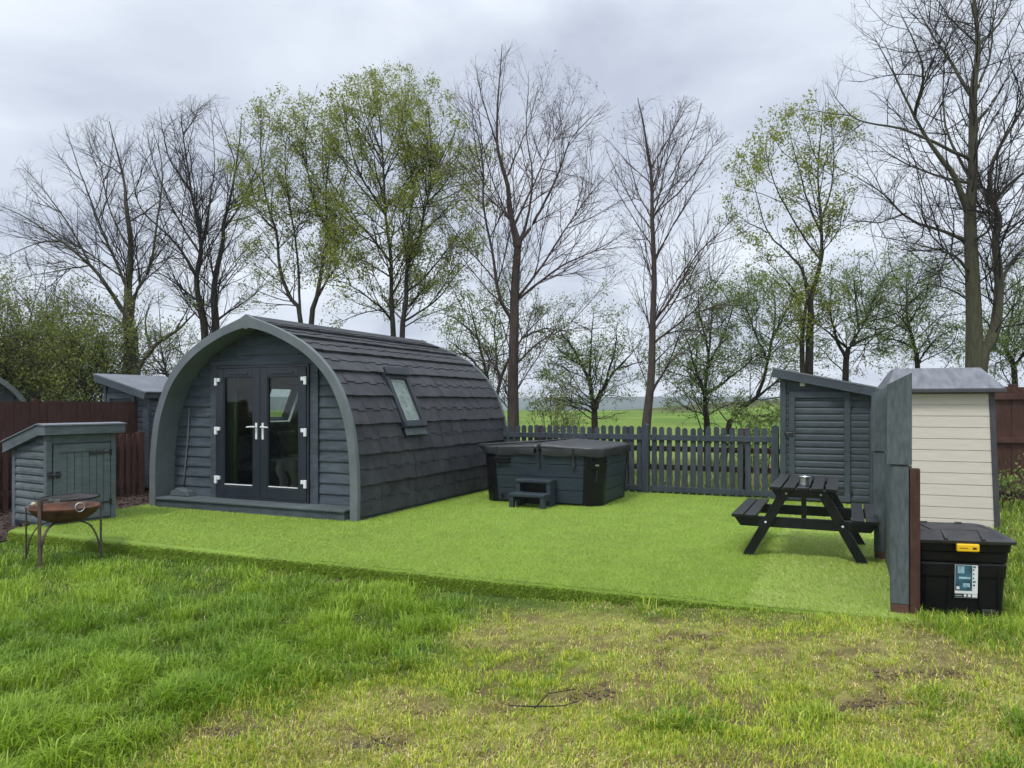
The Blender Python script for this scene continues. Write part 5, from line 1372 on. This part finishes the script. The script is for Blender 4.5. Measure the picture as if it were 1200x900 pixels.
make_tree('hawthorn', 'hawthorn with short upright trunk behind the right half of the picket fence', 18,
    [([(830, 590), (830, 503), (828, 469), (833, 420), (838, 350)], .105, .08)], [([(828, 462), (812, 425), (798, 385)], .055, .1), ([(831, 465), (858, 440), (884, 412)], .06, .1), ([(832, 425), (850, 390), (860, 345)], .045, .1), ([(812, 425), (800, 410), (790, 408)], .03, .1), ([(833, 420), (818, 370), (812, 330)], .04, .1)],
    .1, 'bark_dark', 'twig_green', 112, G_H, **HAW)
make_tree('hawthorn', 'wind-bent hawthorn with low trunk leaning away from the lean-to shed', 18.5,
    [([(845, 560), (856, 492), (886, 466), (900, 428), (909, 373), (905, 330)], .085, .08)], [([(886, 466), (915, 440), (935, 400)], .05, .1), ([(900, 428), (885, 390), (872, 350)], .045, .1), ([(905, 400), (925, 360), (935, 320)], .04, .1)],
    .1, 'bark_dark', 'twig_green', 113, G_H, **HAW)
make_tree('hawthorn', 'green hawthorn showing above the middle of the lean-to shed roof', 18,
    [([(990, 590), (992, 434), (1000, 404), (1018, 372), (1030, 335)], .10, .08)], [([(993, 430), (980, 400), (972, 365), (975, 330)], .06, .1), ([(1000, 404), (1030, 390), (1058, 385)], .05, .1), ([(975, 400), (960, 385), (950, 375)], .04, .1), ([(1010, 390), (1005, 350), (1000, 320)], .04, .1)],
    .1, 'bark_dark', 'twig_green', 114, G_H, **HAW)
make_tree('hawthorn', 'green hawthorn between the lean-to shed roof and the huge bare tree', 18.5,
    [([(1076, 590), (1075, 440), (1070, 405), (1062, 365), (1066, 320)], .09, .08)], [([(1074, 425), (1095, 400), (1118, 385)], .05, .1), ([(1070, 405), (1045, 395), (1028, 400)], .045, .1), ([(1066, 380), (1085, 345), (1092, 315)], .04, .1)],
    .1, 'bark_dark', 'twig_green', 115, G_H, **HAW)
make_tree('hawthorn', 'leafy hawthorn right of the mossy twin stem, above the right brown fence', 18,
    [([(1192, 590), (1190, 440), (1182, 410), (1188, 370), (1200, 320)], .09, .08)], [([(1188, 430), (1210, 400), (1230, 390)], .05, .1), ([(1182, 410), (1165, 395), (1152, 400)], .04, .1)],
    .1, 'bark_dark', 'twig_green', 116, G_H, **HAW)
make_tree('hawthorn', 'tangled hawthorn just behind the far end of the pod roof', 18.5,
    [([(575, 590), (574, 480), (570, 440), (560, 400), (548, 350)], .09, .08), ([(577, 500), (588, 440), (612, 395), (645, 360)], .06, .08)], [([(570, 440), (545, 415), (520, 395)], .05, .1), ([(585, 450), (578, 390), (585, 330)], .05, .1), ([(612, 395), (640, 385), (668, 388)], .04, .1), ([(560, 400), (535, 375), (505, 362)], .04, .1)],
    .1, 'bark_dark', 'twig_green', 117, G_H, **HAW)
make_tree('hawthorn', 'pale green small tree seen low between the pod and the bare twin stem', 22,
    [([(200, 590), (198, 470), (192, 430), (186, 395)], .07, .1)], [([(196, 450), (212, 425), (222, 400)], .04, .1), ([(194, 440), (178, 420), (170, 400)], .04, .1)],
    .1, 'bark_dark', 'twig_green', 118, G_H, **dict(HAW, leaf_per=.9))

# dense shrubs beyond the side fence
SHR = dict(leaf='leaf_hedge', leaf_size=.038, clump=5, spread=.11, leaf_per=1.5, wob=.14, l1=(5.0, .08, .34, .7, 2.0, 42), l2=(4.0, .1, .34, .3, .9, 42), l3=(3.2, .1, .3, .12, .45, 42), up=.03, cat='shrub')
G_S = 'shrubs beyond the side fence'
for k, (x, top, lb) in enumerate(((-28, 335, 'dense green shrub at the outer end of the brown fence, under bare twigs'), (22, 350, 'dense green shrub rising behind the far pod arch and brown fence'), (66, 352, 'dense green shrub behind the brown fence above the storage box'), (108, 372, 'lower green shrub behind the brown fence, next to the low shed roof'))):
    rs = np.random.default_rng(300+k); tr = []
    for i in range(5):
        a = rs.uniform(-12, 12); b = rs.uniform(-34, 34); tr.append(([(x+a*.5, 575), (x+a, 480), (x+a+b*.5, 440), (x+a+b, top+rs.uniform(0, 45))], .045, .1))
    make_tree('shrub', lb, 19+1.1*k % 3, tr, [], .05, 'bark_dark', 'twig_green', 310+k, G_S, **SHR)
make_tree('bare_shrub', 'thicket of bare grey-brown twigs above the shrubs beyond the outer fence', 22,
    [([(8+i*13, 590), (10+i*12, 470), (5+i*13+rng.uniform(-10, 10), 390), (i*14+rng.uniform(-20, 20), 285+rng.uniform(0, 40))], .05, .08) for i in range(6)], [], .05, 'bark_dark', 'twig_dark', 320, None, cat='shrub', l1=(3.0, .25, .26, .5, 1.6, 38), l2=(4.2, .1, .34, .25, .8, 40), l3=(4.5, .1, .3, .12, .4, 40))
# young sapling clump behind the picket fence
make_tree('sapling', 'clump of thin yellow-green saplings behind the picket fence and hot tub', 15.5,
    [([(650+i*6.5, 575), (648+i*6.5+rng.uniform(-4, 4), 500), (640+i*7+rng.uniform(-10, 10), 455+rng.uniform(-5, 22))], .012, .2) for i in range(-3, 6)], [], .02, 'bark_brown', 'twig_green', 330, None, cat='shrub', leaf='leaf_weed', leaf_size=.035, clump=3, spread=.05, leaf_per=1.3, l1=(6, .25, .2, .18, .5, 40), l2=(5, .1, .3, .1, .3, 40), l3=(4, .1, .3, .06, .15, 40), leaf_lvl=(1, 2))
make_tree('sapling', 'low leafy bramble bush behind the picket fence beside the lean-to shed', 15,
    [([(880+i*6, 575), (880+i*7+rng.uniform(-5, 5), 520), (872+i*9+rng.uniform(-8, 8), 478+rng.uniform(-5, 15))], .012, .2) for i in range(-2, 5)], [], .02, 'bark_brown', 'twig_green', 331, None, cat='shrub', leaf='leaf_haw', leaf_size=.05, clump=3, spread=.06, leaf_per=1.2, l1=(6, .2, .2, .2, .6, 45), l2=(5, .1, .3, .1, .3, 40), l3=(4, .1, .3, .06, .15, 40), leaf_lvl=(1, 2))
make_tree('sapling', 'small sprig of green leaves between the beige shed and the brown fence', 10.6,
    [([(1182+i*6, 600), (1182+i*7, 575), (1180+i*9+rng.uniform(-4, 4), 555+rng.uniform(-8, 8))], .008, .2) for i in range(-1, 4)], [], .02, 'bark_brown', 'twig_green', 332, None, cat='shrub', leaf='leaf_haw', leaf_size=.035, clump=3, spread=.05, leaf_per=1.2, l1=(9, .2, .2, .15, .35, 45), l2=(6, .1, .3, .08, .2, 40), l3=(4, .1, .3, .05, .1, 40), leaf_lvl=(1, 2))

# rank grass and dead stalks between the fence and the trees
def rough_growth():
    n = 26000; rr = np.random.default_rng(77)
    x = rr.uniform(-2.5, 9.5, n); y = rr.uniform(12.2, 24, n)
    ok = (V[0]*x+V[1]*y) > fb+.35; x, y = x[ok], y[ok]; n = len(x)
    z = ground_z(x, y); h = (.10+.32*rr.random(n)**2)*(.5+fbm(x, y, 3)); a = rr.random(n)*6.3; l = h*(.2+.6*rr.random(n)); w = .006+.006*rr.random(n)
    b = np.stack([x, y, z], 1); s = np.stack([np.cos(a+1.6)*w, np.sin(a+1.6)*w, 0*w], 1); t = b+np.stack([np.cos(a)*l, np.sin(a)*l, h], 1); m = b+(t-b)*.5; m[:, 2] += h*.12
    v = np.stack([b-s, b+s, m-s*.7, m+s*.7, t], 1).reshape(-1, 3); i = np.arange(n)*5
    c = np.where((rr.random(n) < .42)[:, None], np.array([.38, .32, .15]), np.array([.14, .24, .035]))*(.6+.8*rr.random(n))[:, None]
    o = npmesh('rough_grass', v, np.stack([i+2, i+3, i+4], 1), np.stack([i, i+1, i+3, i+2], 1), ['grass_blade'], {'bcol': np.repeat(c, 5, 0)}); tag(o, 'rank green and straw coloured grass beyond the picket fence', 'grass', kind='stuff')
rough_growth()
# distant wood along the foot of the hills
def far_wood():
    rr = np.random.default_rng(5); V_, F_, o = [], [], 0
    ico = bmesh.new(); bmesh.ops.create_icosphere(ico, subdivisions=2, radius=1); iv = np.array([v.co[:] for v in ico.verts]); fi = np.array([[v.index for v in f.verts] for f in ico.faces]); ico.free()
    for k in range(420):
        x = rr.uniform(-330, 330); y = 430+rr.normal(0, 20)+25*math.sin(x*.02); r = rr.uniform(2.0, 4.5)
        if fbm(np.array([x*.01]), np.array([2.0]), 2)[0] < .46: continue
        p = iv*(1+.25*rr.normal(0, 1, (len(iv), 1)))*np.array([r*1.3, r*1.3, r])+np.array([x, y, -13.5+r*.5]); V_.append(p); F_.append(fi+o); o += len(iv)
    ob = npmesh('far_wood', np.vstack(V_), np.vstack(F_), None, ['wood_far']); tag(ob, 'hazy far-off line of trees at the foot of the hills', 'wood', kind='stuff')
far_wood()

# ------------------------------------------------------------------ air
def haze():
    m = bpy.data.materials.new('haze'); m.use_nodes = True; nt = m.node_tree; nt.nodes.remove(nt.nodes['Principled BSDF'])
    v = nt.nodes.new('ShaderNodeVolumePrincipled'); v.inputs['Color'].default_value = (.80, .86, .95, 1); v.inputs['Density'].default_value = .00055; v.inputs['Anisotropy'].default_value = .1
    nt.links.new(v.outputs[0], nt.nodes['Material Output'].inputs['Volume']); MAT['haze'] = m
    mb = MB(); mb.box(-1100, 1100, -50, 960, -17, 34); o = mb.build('haze', 'haze'); o['kind'] = 'stuff'; o['label'] = 'thin pale air that fades the far hills'; o['category'] = 'haze'
haze()
